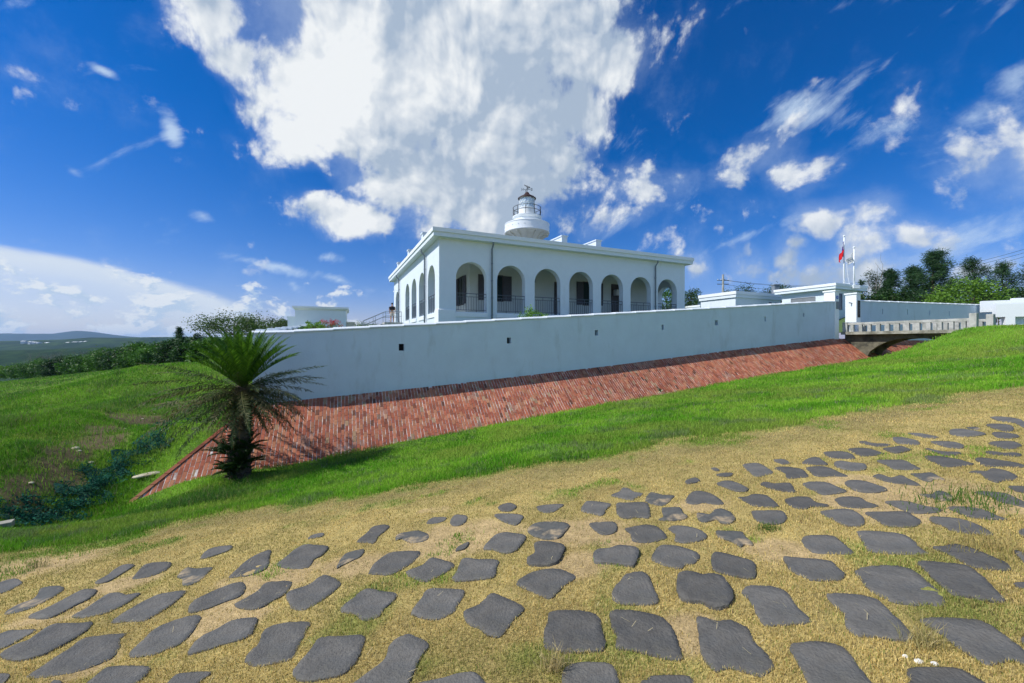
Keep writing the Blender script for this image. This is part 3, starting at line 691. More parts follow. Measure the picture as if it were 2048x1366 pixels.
# green lawn up to the brick slope
x,y = rand_frustum(620000, 3.2, 30)
gz,sand,dirt,n_,nf = zones(x,y); s_,D_ = sd(x,y)
clear = ~(((s_>-2.4)&(D_<2.4)&(terrain(x,y)<zb(np.maximum(s_,0))-np.maximum(D_,-s_)*.87-.03))|((s_>0)&(D_<dcrest(s_)-.02)))
hill = ((s_<-2.0)|(x<-10))
keep = clear & (rng.random(len(x)) < sstep(.15,.8,gz)) & (rng.random(len(x)) > dirt*.8) & (~onstone(x,y))
x,y,n_,dirt,hl,nf = x[keep],y[keep],n_[keep],dirt[keep],hill[keep],nf[keep]
m = len(x); q = rng.random(m)[:,None]; nn_ = sstep(.3,.7,vnoise(x,y,.9,31,4))[:,None]
col = (np.array([.12,.33,.015])*(1-nn_)+np.array([.27,.48,.04])*nn_)*(.6+.75*q)
strw = (rng.random(m)<.06+.12*dirt)[:,None]; col = np.where(strw, np.array([.38,.33,.14])*(.6+.6*q), col); col = col*(1-.15*sstep(-8.,-13.,x))[:,None]*(.78+.45*vnoise(x,y,.7,39,4)[:,None])  # last factors: random tone, and painted shading that deepens towards the left
olv = (sstep(.50,.72,vnoise(x,y,.45,43,4))*.55)[:,None]; col = col*(1-olv)+np.array([.30,.33,.07])*olv*(.6+.8*q)
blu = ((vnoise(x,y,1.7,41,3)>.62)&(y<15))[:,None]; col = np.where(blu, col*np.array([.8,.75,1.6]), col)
yb = np.interp(x,dbx,dby); edge = sstep(1.4,.2,y-yb)
h = rng.uniform(.03,.075,m)*(.7+.9*vnoise(x,y,1.4,33,3)) + .001*y + hl*rng.uniform(.0,.10,m)*vnoise(x,y,1.1,35,3)*1.3 + edge*.015
longg = sstep(.55,.75,vnoise(x,y,.8,37,3))*sstep(1.2,.0,np.abs(dcrest(sd(x,y)[0])-sd(x,y)[1]+.6)-.3); h = (h+longg*.07)*np.where(y<yb,.42,1.)
w = .0022+.00085*y
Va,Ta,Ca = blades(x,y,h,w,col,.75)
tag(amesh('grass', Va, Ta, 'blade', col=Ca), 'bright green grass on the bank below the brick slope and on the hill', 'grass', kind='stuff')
# rough long grass on the hillside beyond the ditch
x,y = rand_frustum(240000, 8, 110, 1.42); x = -np.abs(x)
s_,D_ = sd(x,y); k = (x/y<-.62)&((s_<-2.2)|(D_>3)) ; gz,sand,dirt,n_,nf = zones(x,y)
k &= rng.random(len(x))>dirt*.85; x,y,n_ = x[k],y[k],n_[k]
m = len(x); q = rng.random(m)[:,None]; nn_ = sstep(.35,.7,vnoise(x,y,.5,51,4))[:,None]
col = (np.array([.09,.25,.015])*(1-nn_)+np.array([.22,.43,.035])*nn_)*(.6+.75*q)
dk = sstep(.52,.70,vnoise(x,y,.55,55,4))[:,None]; col = col*(1-dk*.45)+np.array([.07,.12,.05])*dk*.45  # dark weed clumps, with hillside shade painted in as well
col = np.where((rng.random(m)<.10)[:,None], np.array([.30,.28,.12])*(.6+.6*q), col)
col = col*.95
h = (1+.8*dk[:,0])*(rng.uniform(.04,.12,m)+.0022*np.minimum(y,40))*(.5+1.0*vnoise(x,y,.7,53,3)); w = .003+.0009*y
Va,Ta,Ca = blades(x,y,h,w,col,.8)
tag(amesh('hillside_grass', Va, Ta, 'blade', col=Ca), 'rough clumpy green grass covering the hillside left of the ditch', 'grass', kind='stuff')
# ------------------------------------------------------------------ fort wall with loopholes and a stepped coping
TH_ = .42
def wall_run(name, s0, s1, holes, label, loc_s, frame=None):
    """wall along the front line from s0 to s1; d=0 outer face, d=-TH_ inner face"""
    mb = MB(); cuts = sorted(set([s0,s1]+list(np.arange(math.ceil(s0/2)*2, s1, 2.))))
    cuts = [c for c in cuts if all(abs(c-h[0])>.35 for h in holes) or c in (s0,s1)]
    for h in holes: cuts += [h[0]-h[2]/2, h[0]+h[2]/2]
    cuts = sorted(cuts)
    def seg(a,b,z0a,z0b,z1a,z1b):
        vs = []
        for d in (0,-TH_):
            vs += [wpt(a,d,z0a),wpt(b,d,z0b),wpt(b,d,z1b),wpt(a,d,z1a)]
        mb.add(vs,[(0,1,2,3),(7,6,5,4),(0,4,5,1),(3,2,6,7),(0,3,7,4),(1,5,6,2)])
    for a,b in zip(cuts[:-1],cuts[1:]):
        h = next((h for h in holes if abs((a+b)/2-h[0])<1e-6), None)
        if h is None: seg(a,b,zb(a)-.7,zb(b)-.7,zt(a),zt(b))
        else:
            seg(a,b,zb(a)-.7,zb(b)-.7,h[1]-h[3]/2,h[1]-h[3]/2); seg(a,b,h[1]+h[3]/2,h[1]+h[3]/2,zt(a),zt(b))
    p = wpt((s0+s1)/2,0,float(zb((s0+s1)/2)))
    root = thing(name, p, *label)
    mb.build('wall', 'wallw', root)
    for h in holes:
        k = MB(); a,b = h[0]-h[2]/2, h[0]+h[2]/2; z0,z1 = h[1]-h[3]/2, h[1]+h[3]/2
        k.add([wpt(a,-.26,z0),wpt(b,-.26,z0),wpt(b,-.26,z1),wpt(a,-.26,z1),wpt(a,-.34,z0),wpt(b,-.34,z0),wpt(b,-.34,z1),wpt(a,-.34,z1)],[(0,1,2,3),(7,6,5,4),(0,4,5,1),(3,2,6,7),(0,3,7,4),(1,5,6,2)])
        k.build('loophole_shade_panel', 'slit', root)  # near-black panel set in the opening, standing in for its inner shade
    cp = MB(); n = max(1,int((s1-s0)/1.15)); 
    for i in range(n):
        a = s0+(s1-s0)*i/n; b = s0+(s1-s0)*(i+1)/n; za_ = float(zt(a))+.014; zb_ = float(zt(b))-.004
        prof = [(.045,0),(.045,.035),(-.02,.095),(-TH_+.02,.095),(-TH_-.045,.035),(-TH_-.045,0)]
        vs = [wpt(q,d,zz+z) for q,z in ((a+(.001 if i else -.03),za_),(b+(.03 if i==n-1 else 0),zb_)) for d,zz in prof]
        cp.add(vs,[tuple(range(6))[::-1],tuple(range(6,12))]+[(k,(k+1)%6,(k+1)%6+6,k+6) for k in range(6)])
    cp.build('coping','trim',root)
    return root
hl = []
for px,py,w_,h_ in ((803,694.5,.19,.25),(1018,681,.18,.24),(1193,665.5,.17,.25),(1325.5,654.5,.14,.25),(1433,645.5,.22,.26),(1530.5,638,.12,.28),(1607.5,629.5,.12,.24)):
    s = s_at(px); hl.append((s, (HZ-py)/F0*wpt(s).y, w_, h_))
wall_run('fort_wall', 0, S_GATE0, hl, ('long white fort wall with small loopholes above the red brick slope','wall'), 0)
hl = []
for px,py in ((1765,623),(1815,624),(1859.5,626),(1898.5,627)):
    s = s_at(px); hl.append((s, (HZ-py)/F0*wpt(s).y, .10, .36))
wall_run('fort_wall', S_GATE1+.45, S_END, hl, ('white fort wall with narrow slits beyond the bridge, right of the gate pillars','wall'), 0)
# left side wall running back from the corner
def lpt(t, o=0., z=0.): return Vector((CX+LW[0]*t+UW[0]*o, CY+LW[1]*t+UW[1]*o, z))
root = thing('fort_wall', lpt(12,0,-1.5), 'white side wall running back from the corner behind the cycad', 'wall')
def zl(t): return .27+.052*t
mb = MB(); cp = MB()
for a in np.arange(.425, 44, 2.):
    b = a+2
    vs = [lpt(a,0,-3.2),lpt(b,0,-3.0),lpt(b,0,zl(b)),lpt(a,0,zl(a)),lpt(a,TH_,-3.2),lpt(b,TH_,-3.0),lpt(b,TH_,zl(b)),lpt(a,TH_,zl(a))]
    mb.add(vs,[(0,3,2,1),(4,5,6,7),(0,1,5,4),(3,7,6,2),(0,4,7,3),(1,2,6,5)])
    z = zl((a+b)/2)+.005
    prof = [(-.045,z),(-.045,z+.035),(.02,z+.095),(TH_-.02,z+.095),(TH_+.045,z+.035),(TH_+.045,z)]
    vs = [lpt(q,d,zz) for q in (a+.05,b+.05) for d,zz in prof]
    cp.add(vs,[tuple(range(6)),tuple(range(6,12))[::-1]]+[(k+6,(k+1)%6+6,(k+1)%6,k) for k in range(6)])
mb.build('wall','wallw',root); cp.build('coping','trim',root)

# ------------------------------------------------------------------ red brick slope below the wall: every brick laid, courses running down the slope
ca, sa = math.cos(math.atan(SLK)), math.sin(math.atan(SLK)); DMAX = 2.75
def slp(s, q, up=0.):   # q metres down the slope, up = proud of the mortar bed
    d = q*ca
    return np.array([CX+UW[0]*s+NW[0]*(d+up*sa), CY+UW[1]*s+NW[1]*(d+up*sa), zb(s)-q*sa+up*ca])
root = thing('brick_slope', wpt(14,1,-2), 'sloping bank of weathered red bricks with pale mortar under the white wall', 'brick slope')
mb = MB(); ss = list(np.arange(0,56,.25)); QM = DMAX/ca
mb.add([slp(0,0),slp(-DMAX,QM),slp(0,QM)],[(0,1,2)])
for a in ss[:-1]: mb.add([slp(a,0,-.003),slp(a,QM,-.003),slp(a+.25,QM,-.003),slp(a+.25,0,-.003)],[(0,1,2,3)])
# hidden left face of the same bank
def lsl(t,d): 
    z = zb(0)-d*SLK+.02*t
    return (CX+LW[0]*t-UW[0]*d, CY+LW[1]*t-UW[1]*d, z)
mb.add([slp(0,0),tuple(lsl(40,0)),tuple(lsl(40,DMAX)),slp(-DMAX,QM)],[(0,3,2,1)])
mb.build('mortar_bed','mortar',root)
BW, BL = .112, .215; Vb=[]; Fb=[]; Cb=[]
tones = np.array([[.37,.115,.06],[.41,.15,.08],[.31,.09,.05],[.36,.15,.08],[.24,.08,.045],[.43,.19,.10],[.34,.10,.055],[.15,.06,.035],[.34,.21,.12]]); tw = np.array([.24,.20,.17,.12,.09,.06,.06,.03,.03]); tw = tw/tw.sum()
col_i = 0; s = -DMAX
while s < 52:
    off = random.uniform(0,.06)+(BL*.5 if col_i%2 else 0); q = -off
    while q < QM-.02:
        qa = max(q,0.005); qb = min(q+BL-.008, QM); sA, sB = s+.0085, s+BW-.0085
        if qb-qa > .05:
            dmid = (qa+qb)/2*ca; lim = -qb*ca+.10; limA = -qa*ca+.10
            sa0 = max(sA, limA); sb0 = max(sA, lim)
            if sa0 < sB-.02 or sb0 < sB-.02:
                sa0 = min(sa0,sB); sb0 = min(sb0,sB)
                up = .004+random.uniform(-.003,.004); j = [random.uniform(-.003,.003) for _ in range(4)]; tl = random.uniform(-.004,.004)
                k = len(Vb)
                for u_ in (-.01, up):
                    Vb += [slp(sa0+j[0],qa+j[1],u_), slp(sB+j[2],qa+j[3],u_+(tl if u_>0 else 0)), slp(sB+j[1],qb+j[0],u_+(tl if u_>0 else 0)), slp(sb0+j[3],qb+j[2],u_)]
                Fb += [(k+4,k+7,k+6,k+5),(k,k+4,k+5,k+1),(k+1,k+5,k+6,k+2),(k+2,k+6,k+7,k+3),(k+3,k+7,k+4,k)]
                bias = vnoise(np.array([s]),np.array([dmid]),.35,61,3)[0]
                c_ = tones[rng.choice(9,p=tw)]*random.uniform(.8,1.15)*(.8+.4*bias)
                if vnoise(np.array([s]),np.array([dmid*2]),1.3,63,3)[0] > .74: c_ = c_*.75+np.array([.42,.35,.27])*.25
                Cb += [c_]*8
        q += BL
    s += BW; col_i += 1
# hip course along the corner
for i in range(int(3.6/.3)):
    a = i*.3; d0, d1 = a*.92/1.3, (a+.285)*.92/1.3
    if d1>DMAX: break
    k = len(Vb)
    for u_ in (-.01,.03):
        for d_,o_ in ((d0,-.02),(d0,.10),(d1,.10),(d1,-.02)):
            p = slp(-d_+o_, d_/ca, u_); Vb.append(p)
    Fb += [(k+4,k+7,k+6,k+5),(k,k+4,k+5,k+1),(k+1,k+5,k+6,k+2),(k+2,k+6,k+7,k+3),(k+3,k+7,k+4,k)]
    Cb += [tones[rng.choice(9,p=tw)]*.75]*8
amesh('bricks', np.array(Vb), np.array(Fb), 'brick', parent=root, col=np.array(Cb))

# ------------------------------------------------------------------ courtyard inside the walls
s_,t_ = np.meshgrid(np.linspace(.2,52,53), np.linspace(.2,50,41)); 
xx = CX+UW[0]*s_+LW[0]*t_; yy = CY+UW[1]*s_+LW[1]*t_
bx, by = -4.03, 22.0
zc = np.minimum(zt(s_)-.55, .02+.052*s_)+.018*t_; dB_ = np.hypot(xx-(bx+9),yy-(by+12)); 
zc = np.where(dB_<18, zc*(1-sstep(18,10,dB_))+1.05*sstep(18,10,dB_), zc)
gg = np.exp(-((s_-(S_GATE0+S_GATE1)/2)/4.5)**4)*np.exp(-(t_/9)**4); zc = zc*(1-gg)+.64*gg
n1_,n0_ = s_.shape; V = np.stack([xx.ravel(),yy.ravel(),zc.ravel()],1)
I,J = np.meshgrid(np.arange(n0_-1),np.arange(n1_-1)); Fc = np.stack([J*n0_+I,J*n0_+I+1,(J+1)*n0_+I+1,(J+1)*n0_+I],-1).reshape(-1,4)
tag(amesh('courtyard_ground', V, Fc, 'yard', smooth=True), kind='structure')

# ------------------------------------------------------------------ the arcaded keeper's building
TB = math.atan2(.413,.911)
FR = Matrix.Translation((bx,by,0)) @ Matrix.Rotation(TB,4,'Z')           # x along the front, y back along the left side
L1, L2 = 18.56, 17.4; ZW = 5.79; AW = 1.84; SILL, SPR = 1.74, 3.68
root = thing('arcaded_building', (bx,by,1.0), 'white flat-roofed building with round arched veranda, dark shutters and railings', 'building')
def arched_wall(mb, length, arches, frm, th=.42, z0=.9, z1=ZW, n=14, AW=AW, SPR=SPR):
    """frm(x, y, z): x along the wall, y into the building"""
    def quad(a,b,c,d): mb.add([frm(*p) for p in (a,b,c,d)],[(0,1,2,3)])
    def col(x0,x1,za,zb_,):
        for y in (0,th): quad((x0,y,za),(x1,y,za),(x1,y,zb_),(x0,y,zb_))
    x = 0
    for a,sill in arches:
        b_ = a+AW; r = AW/2; cx = a+r
        col(x,a,z0,z1); col(a,b_,z0,sill)
        quad((a,0,sill),(b_,0,sill),(b_,th,sill),(a,th,sill))
        quad((a,0,sill),(a,th,sill),(a,th,SPR),(a,0,SPR)); quad((b_,0,sill),(b_,0,SPR),(b_,th,SPR),(b_,th,sill))
        for i in range(n):
            t0,t1 = math.pi-math.pi*i/n, math.pi-math.pi*(i+1)/n
            p0 = (cx+r*math.cos(t0), SPR+r*math.sin(t0)); p1 = (cx+r*math.cos(t1), SPR+r*math.sin(t1))
            for y in (0,th): quad((p0[0],y,p0[1]),(p1[0],y,p1[1]),(p1[0],y,z1),(p0[0],y,z1))
            quad((p0[0],0,p0[1]),(p0[0],th,p0[1]),(p1[0],th,p1[1]),(p1[0],0,p1[1]))
        x = b_
    col(x,length,z0,z1)
    for xe in (0,length): quad((xe,0,z0),(xe,th,z0),(xe,th,z1),(xe,0,z1))
    quad((0,0,z1),(length,0,z1),(length,th,z1),(0,th,z1))
fa = [.965+2.494*i for i in range(7)]; la = [.98,3.72,6.46,9.2]
mb = MB(FR); arched_wall(mb, L1, [(a,SILL) for a in fa], lambda x,y,z:(x,y,z)); mb.build('front_arcade','white',root)
mb = MB(FR); arched_wall(mb, L2-.84, [(a-.42,SILL) for a in la]+[(14.5-.42,1.72)], lambda x,y,z:(y,x+.42,z)); mb.build('side_arcade','white',root)
mb = MB(FR); arched_wall(mb, L2-.84, [(.42,SILL)], lambda x,y,z:(L1-y,x+.42,z), AW=1.4, SPR=3.6); mb.build('end_wall','white',root)
mb = MB(FR); mb.box(0,L1,L2-.42,L2,.9,ZW); mb.build('rear_wall','white',root)
# veranda floor and inner rooms
VD = 2.64
mb = MB(FR); mb.box(.42,L1-.42,.42,L2-.42,.95,1.66); mb.build('veranda_floor','conc',root)
mb = MB(FR); mb.box(VD,L1-.421,VD,L2-.43,1.66,ZW-.003); mb.build('inner_wall','veranda',root)
# plinth blocks
mb = MB(FR); mb.box(-.05,.93,-.05,.0-.0005,.9,1.83); mb.box(-.05,-.0005,.0,.93,.9,1.83)
mb.add([(-.05,-.05,1.83),(.93,-.05,1.83),(.93,0,1.86),(0,0,1.86),(0,.93,1.86),(-.05,.93,1.83)],[(0,1,2,3),(0,3,4,5)])
for a in fa: mb.box(a-.06,a+AW+.06,-.05,-.0005,1.46,1.70)
for a in la: mb.box(-.05,-.0005,a-.06,a+AW+.06,1.46,1.70)
mb.build('plinth','trim',root)
# roof slab in two steps
mb = MB(FR); o=.40; mb.box(-o,L1+o,-o,L2+o,ZW,ZW+.235); rf = mb.build('roof','white',root)
mb = MB(FR); o=.46; mb.box(-o,L1+o,-o,L2+o,ZW+.236,ZW+.46); mb.build('roof_fascia','trim',rf); mb = MB(FR); mb.box(-.2,L1+.2,-.2,L2+.2,ZW+.4,ZW+.468); mb.build('roof_bounce_cut','pipe',rf)  # unseen grey sheet added on top to cut bounce onto the lighthouse gallery
def fin_(mb, x0,x1,y0,y1,z0,z1,slope=0):
    mb.add([(x0,y0,z0),(x1,y0,z0),(x1,y1,z0),(x0,y1,z0),(x0,y0,z1),(x1,y0,z1),(x1,y1,z1),(x0,y1,z1)],[(0,3,2,1),(4,5,6,7),(0,1,5,4),(1,2,6,5),(2,3,7,6),(3,0,4,7)])
for x0 in (8.45,11.2):
    mb = MB(FR); mb.box(x0,x0+.42,.9,4.1,ZW+.461,7.02); mb.box(x0-.05,x0+.47,.85,4.15,7.021,7.10); mb.build('roof_vent','white',rf)
for y0 in (5.0,10.4,15.9):
    mb = MB(FR); mb.box(.15,2.9,y0,y0+.5,ZW+.461,7.30); mb.box(.1,2.95,y0-.05,y0+.55,7.301,7.40); mb.build('roof_vent','white',rf)
# windows, shutters, doors of the inner rooms
def window(x0,x1,z0,z1, shut, frm, door=False):
    f = MB(FR)
    for a,b,c,d in ((x0-.06,x1+.06,z1,z1+.07),(x0-.06,x1+.06,z0-.07,z0),(x0-.06,x0,z0,z1),(x1,x1+.06,z0,z1),((x0+x1)/2-.025,(x0+x1)/2+.025,z0,z1)):
        frm(f,a,b,-.05,-.001,c,d)
    w = f.build('door' if door else 'window','door',root)
    p = MB(FR); frm(p,x0,x1,-.02,-.0015,z0,z1); p.build('door_leaf' if door else 'pane','door' if door else 'pane',w)
    for a,b in shut:
        s_m = MB(FR); frm(s_m,a,a+.06,-.09,-.05,z0-.03,z1+.03); frm(s_m,b-.06,b,-.09,-.05,z0-.03,z1+.03)
        frm(s_m,a+.06,b-.06,-.075,-.06,z0-.03,z1+.03)
        k = 14
        for i in range(k):
            zc_ = z0+(z1-z0)*(i+.5)/k; frm(s_m,a+.06,b-.06,-.10,-.076,zc_-.022,zc_+.022)
        s_m.build('shutter','shutter',w)
ff = lambda m_,a,b,y0,y1,z0,z1: m_.box(a,b,VD+y0,VD+y1,z0,z1)
fl = lambda m_,a,b,y0,y1,z0,z1: m_.box(VD+y0,VD+y1,a,b,z0,z1)
window(3.86,4.9,2.78,4.38,[(3.2,3.80),(4.96,5.56)],ff)
window(11.34,12.4,2.78,4.38,[(10.74,11.28),(12.46,13.05)],ff)
window(8.95,9.9,1.70,4.2,[],ff,True)
window(13.92,14.9,1.70,4.35,[],ff,True)
window(3.9,5.0,2.6,4.4,[(3.3,3.84),(5.06,5.6)],fl)
window(9.4,10.5,2.6,4.4,[(8.8,9.34),(10.56,11.1)],fl)
a_ = MB(FR); a_.box(14.05,14.62,VD-.42,VD-.06,3.55,3.98); a_.build('air_conditioner','ac',root)
a_ = MB(FR); a_.tube([(7.25,VD-.13,4.42),(7.25,VD-.13,4.12)],.07,10); a_.box(7.19,7.31,VD-.2,VD-.001,4.42,4.47); a_.build('wall_lamp','iron',root)
a_ = MB(FR); a_.box(6.45,6.95,VD-.03,VD-.001,3.78,3.92); a_.build('name_board','veranda',root)
# railings in the arches
def railing(a, frm, nb=12, z=1.74):
    m_ = MB(FR); w_ = AW
    for zz in (z+1.06,z+.88,z+.12): m_.tube([frm(a-.02,zz),frm(a+w_+.02,zz)],.022 if zz>z+1 else .016,6)
    for i in range(nb+1):
        x = a+w_*i/nb; big = i%4==0
        m_.tube([frm(x,z-.02 if big else z+.12),frm(x,z+1.06 if big else z+.88)],.016 if big else .010,6)
    m_.build('railing','iron',root)
for a in fa: railing(a, lambda x,z:(x,.07,z))
for a in la: railing(a, lambda x,z:(.07,x,z))
railing(.62, lambda x,z:(L1-.07,x,z),9)
# downpipes
def pipe(x,y,nx,ny,zg=1.0,long=True):
    m_ = MB(FR); m_.tube([(x+nx*.33,y+ny*.33,ZW+.02),(x+nx*.33,y+ny*.33,ZW-.12),(x+nx*.11,y+ny*.11,ZW-.36),(x+nx*.11,y+ny*.11,zg)],.052,8)
    for z in (1.6,2.6,3.6,4.6): m_.tube([(x+nx*.11,y+ny*.11,z-.03),(x+nx*.11,y+ny*.11,z+.03)],.066,8); 
    m_.tube([(x,y,4.6),(x+nx*.1,y+ny*.1,4.6)],.014,5); m_.tube([(x,y,2.6),(x+nx*.1,y+ny*.1,2.6)],.014,5)
    m_.build('downpipe','pipe',root,smooth=True)
pipe(3.10,0,0,-1); pipe(15.60,0,0,-1); pipe(0,3.25,-1,0); pipe(0,13.7,-1,0)
m_ = MB(FR); m_.tube([(-.10,3.05,1.5),(-.10,3.05,5.2)],.018,6); m_.build('cable_conduit','pipe',root)
m_ = MB(FR); m_.tube([(-.001,14.9,4.66),(-.3,14.9,4.66),(-.36,14.9,4.5)],.02,6); m_.lathe([(.0,4.5),(.07,4.5),(.04,4.6)],10,(-.36,14.9)); m_.build('wall_lamp','trim',root)
# entrance steps on the left side
mb = MB(FR)
for i in range(5): mb.box(-1.5-.32*i,-.052-.0*i,12.0,14.0,.75,1.66-.17*i)
mb.build('entrance_steps','conc',root)
for nm,yy_ in (('near',12.05),('far',13.9)):
    m_ = MB(FR); 
    for dz in (.88,.5): m_.tube([(-.15,yy_,1.66+dz),(-1.4,yy_,1.66+dz),(-3.1,yy_,.86+dz)],.024,6)
    for x_,z_ in ((-.15,1.66),(-1.4,1.66),(-2.2,1.3),(-3.1,.86)): m_.tube([(x_,yy_,z_-.1),(x_,yy_,z_+.88)],.02,6)
    m_.build('handrail','pipe',root)

# ------------------------------------------------------------------ lighthouse tower behind
lx, ly = 1.30, 34.5
root = thing('lighthouse', (lx,ly,1.2), 'white iron lighthouse tower with round gallery and glass lantern above the roof', 'lighthouse')
m_ = MB(); m_.lathe([(1.55,1.0),(1.35,3.),(1.12,6.5),(1.0,8.3),(.98,9.0),(1.02,9.43)],48,(lx,ly)); m_.build('tower','trim',root,smooth=True)
m_ = MB(); m_.lathe([(1.93,9.40),(1.95,9.42),(1.95,9.50),(1.93,9.51),(1.93,10.08),(1.955,10.09),(1.955,10.15),(1.92,10.17),(1.80,10.22),(1.1,10.32)],64,(lx,ly)); ga = m_.build('gallery','trim',root,smooth=False)
for p in ga.data.polygons: p.use_smooth = True
ga.modifiers.new('edge','EDGE_SPLIT').split_angle = R(30)
m_ = MB(); m_.lathe([(.985,8.60),(1.10,8.92),(1.42,9.22),(1.80,9.33),(1.925,9.345),(1.925,9.399)],64,(lx,ly)); m_.build('gallery_underside','cream',root,smooth=True)
for k in range(14):
    a = 2*math.pi*(k+.4)/14; c_,s_n = math.cos(a),math.sin(a); m_ = MB()
    pr = [(1.0,8.3),(1.12,8.72),(1.35,8.98),(1.62,9.14),(1.9,9.24),(1.9,9.36),(1.6,9.31),(1.3,9.14),(1.05,8.85)]
    vs = []
    for sgn in (-1,1):
        for r_,z_ in pr: vs.append((lx+r_*c_-sgn*.022*s_n, ly+r_*s_n+sgn*.022*c_, z_))
    n_p = len(pr); m_.add(vs,[tuple(range(n_p)),tuple(range(n_p,2*n_p))[::-1]]+[(i,i+n_p,(i+1)%n_p+n_p,(i+1)%n_p) for i in range(n_p)])
    m_.build('gallery_bracket','cream',root)
m_ = MB()
for k in range(22):
    a = 2*math.pi*k/22; m_.tube([(lx+1.925*math.cos(a),ly+1.925*math.sin(a),9.82),(lx+1.965*math.cos(a),ly+1.965*math.sin(a),9.82)],.032,8)
m_.build('rivets','white',ga)
m_ = MB(); m_.lathe([(1.1,10.30),(1.1,10.42),(1.12,10.44),(1.12,10.62),(1.24,10.72),(1.26,10.76),(1.26,10.83),(1.20,10.86),(.74,10.88)],56,(lx,ly)); u_ = m_.build('upper_deck','trim',root,smooth=True); u_.modifiers.new('edge','EDGE_SPLIT').split_angle = R(30)
m_ = MB(); m_.lathe([(.72,10.86),(.70,11.5),(.73,11.52),(.73,11.58),(.68,11.6)],48,(lx,ly)); u_ = m_.build('lantern_base','trim',root,smooth=True); u_.modifiers.new('edge','EDGE_SPLIT').split_angle = R(30)
m_ = MB(); m_.lathe([(.64,11.6),(.64,12.42)],24,(lx,ly)); m_.build('lantern_glass','glass',root)
m_ = MB(); m_.tube([(lx,ly,11.6),(lx,ly,12.3)],.28,16); m_.build('lamp_lens','white',root)
m_ = MB(); NB=16
for sgn in (1,-1):
    for k in range(NB):
        a0_ = 2*math.pi*k/NB; P_ = []
        for i in range(7):
            a = a0_+sgn*i/6*math.pi/4; P_.append((lx+.665*math.cos(a),ly+.665*math.sin(a),11.6+.82*i/6))
        m_.tube(P_,.012,5)
for z_ in (11.6,12.02,12.42): m_.lathe([(.66,z_-.015),(.68,z_-.015),(.68,z_+.015),(.66,z_+.015)],40,(lx,ly))
m_.build('lattice_glazing_bars','trim',root)
m_ = MB(); m_.lathe([(.76,12.40),(.78,12.45),(.62,12.60),(.36,12.74),(.22,12.86),(.16,12.98),(.10,13.02),(.04,13.05),(.0,13.06)],48,(lx,ly))
for k in range(24):
    a = 2*math.pi*k/24; m_.tube([(lx+.77*math.cos(a),ly+.77*math.sin(a),12.42),(lx+.77*math.cos(a),ly+.77*math.sin(a),12.53)],.016,5)
m_.build('lantern_roof','rust',root,smooth=True)
m_ = MB()
for z_ in (11.62,11.27): 
    m_.tube([(lx+1.21*math.cos(2*math.pi*k/40),ly+1.21*math.sin(2*math.pi*k/40),z_) for k in range(41)],.020,6,False)
for k in range(10):
    a = 2*math.pi*(k+.3)/10; m_.tube([(lx+1.21*math.cos(a),ly+1.21*math.sin(a),10.84),(lx+1.21*math.cos(a),ly+1.21*math.sin(a),11.64)],.024,6)
m_.build('railing','black',root)
# weather vane with its four letters
m_ = MB(); m_.tube([(lx,ly,13.0),(lx,ly,13.62)],.03,6)
m_.tube([(lx-.30,ly,13.27),(lx+.30,ly,13.27)],.018,5); m_.tube([(lx,ly-.30,13.27),(lx,ly+.30,13.27)],.018,5)
m_.prism([(0,0)],0,0) if False else None
arrow = [(-.24,13.70),(-.10,13.60),(.20,13.46),(.22,13.52),(.30,13.40),(.17,13.40),(.19,13.44),(-.10,13.54),(-.20,13.58),(-.22,13.63)]
n_p = len(arrow); m_.add([(lx+a,ly-.012,b_) for a,b_ in arrow]+[(lx+a,ly+.012,b_) for a,b_ in arrow],[tuple(range(n_p)),tuple(range(n_p,2*n_p))[::-1]]+[(i,i+n_p,(i+1)%n_p+n_p,(i+1)%n_p) for i in range(n_p)])
v_ = m_.build('weather_vane','black',root)
def letter(strokes, cx_, cy_, cz_, sc_, parent, mat='black', nm='letter', ax=(1,0), r_=.022):
    m2 = MB()
    for st in strokes:
        m2.tube([(cx_+a*sc_*ax[0],cy_+a*sc_*ax[1],cz_+b_*sc_) for a,b_ in st], r_, 5)
    return m2.build(nm,mat,parent)
LN = [[(-.4,-.5),(-.4,.5),(.4,-.5),(.4,.5)]]; LE = [[(.4,.5),(-.4,.5),(-.4,-.5),(.4,-.5)],[(-.4,0),(.3,0)]]
LS = [[(.4,.45),(0,.5),(-.4,.3),(-.3,.05),(.3,-.05),(.4,-.3),(0,-.5),(-.4,-.45)]]; LWt = [[(-.5,.5),(-.25,-.5),(0,.3),(.25,-.5),(.5,.5)]]
letter(LN,lx-.40,ly,13.27,.20,v_); letter(LS,lx+.40,ly,13.27,.20,v_); letter(LE,lx+.10,ly-.38,13.27,.18,v_); letter(LWt,lx-.05,ly+.38,13.27,.18,v_)

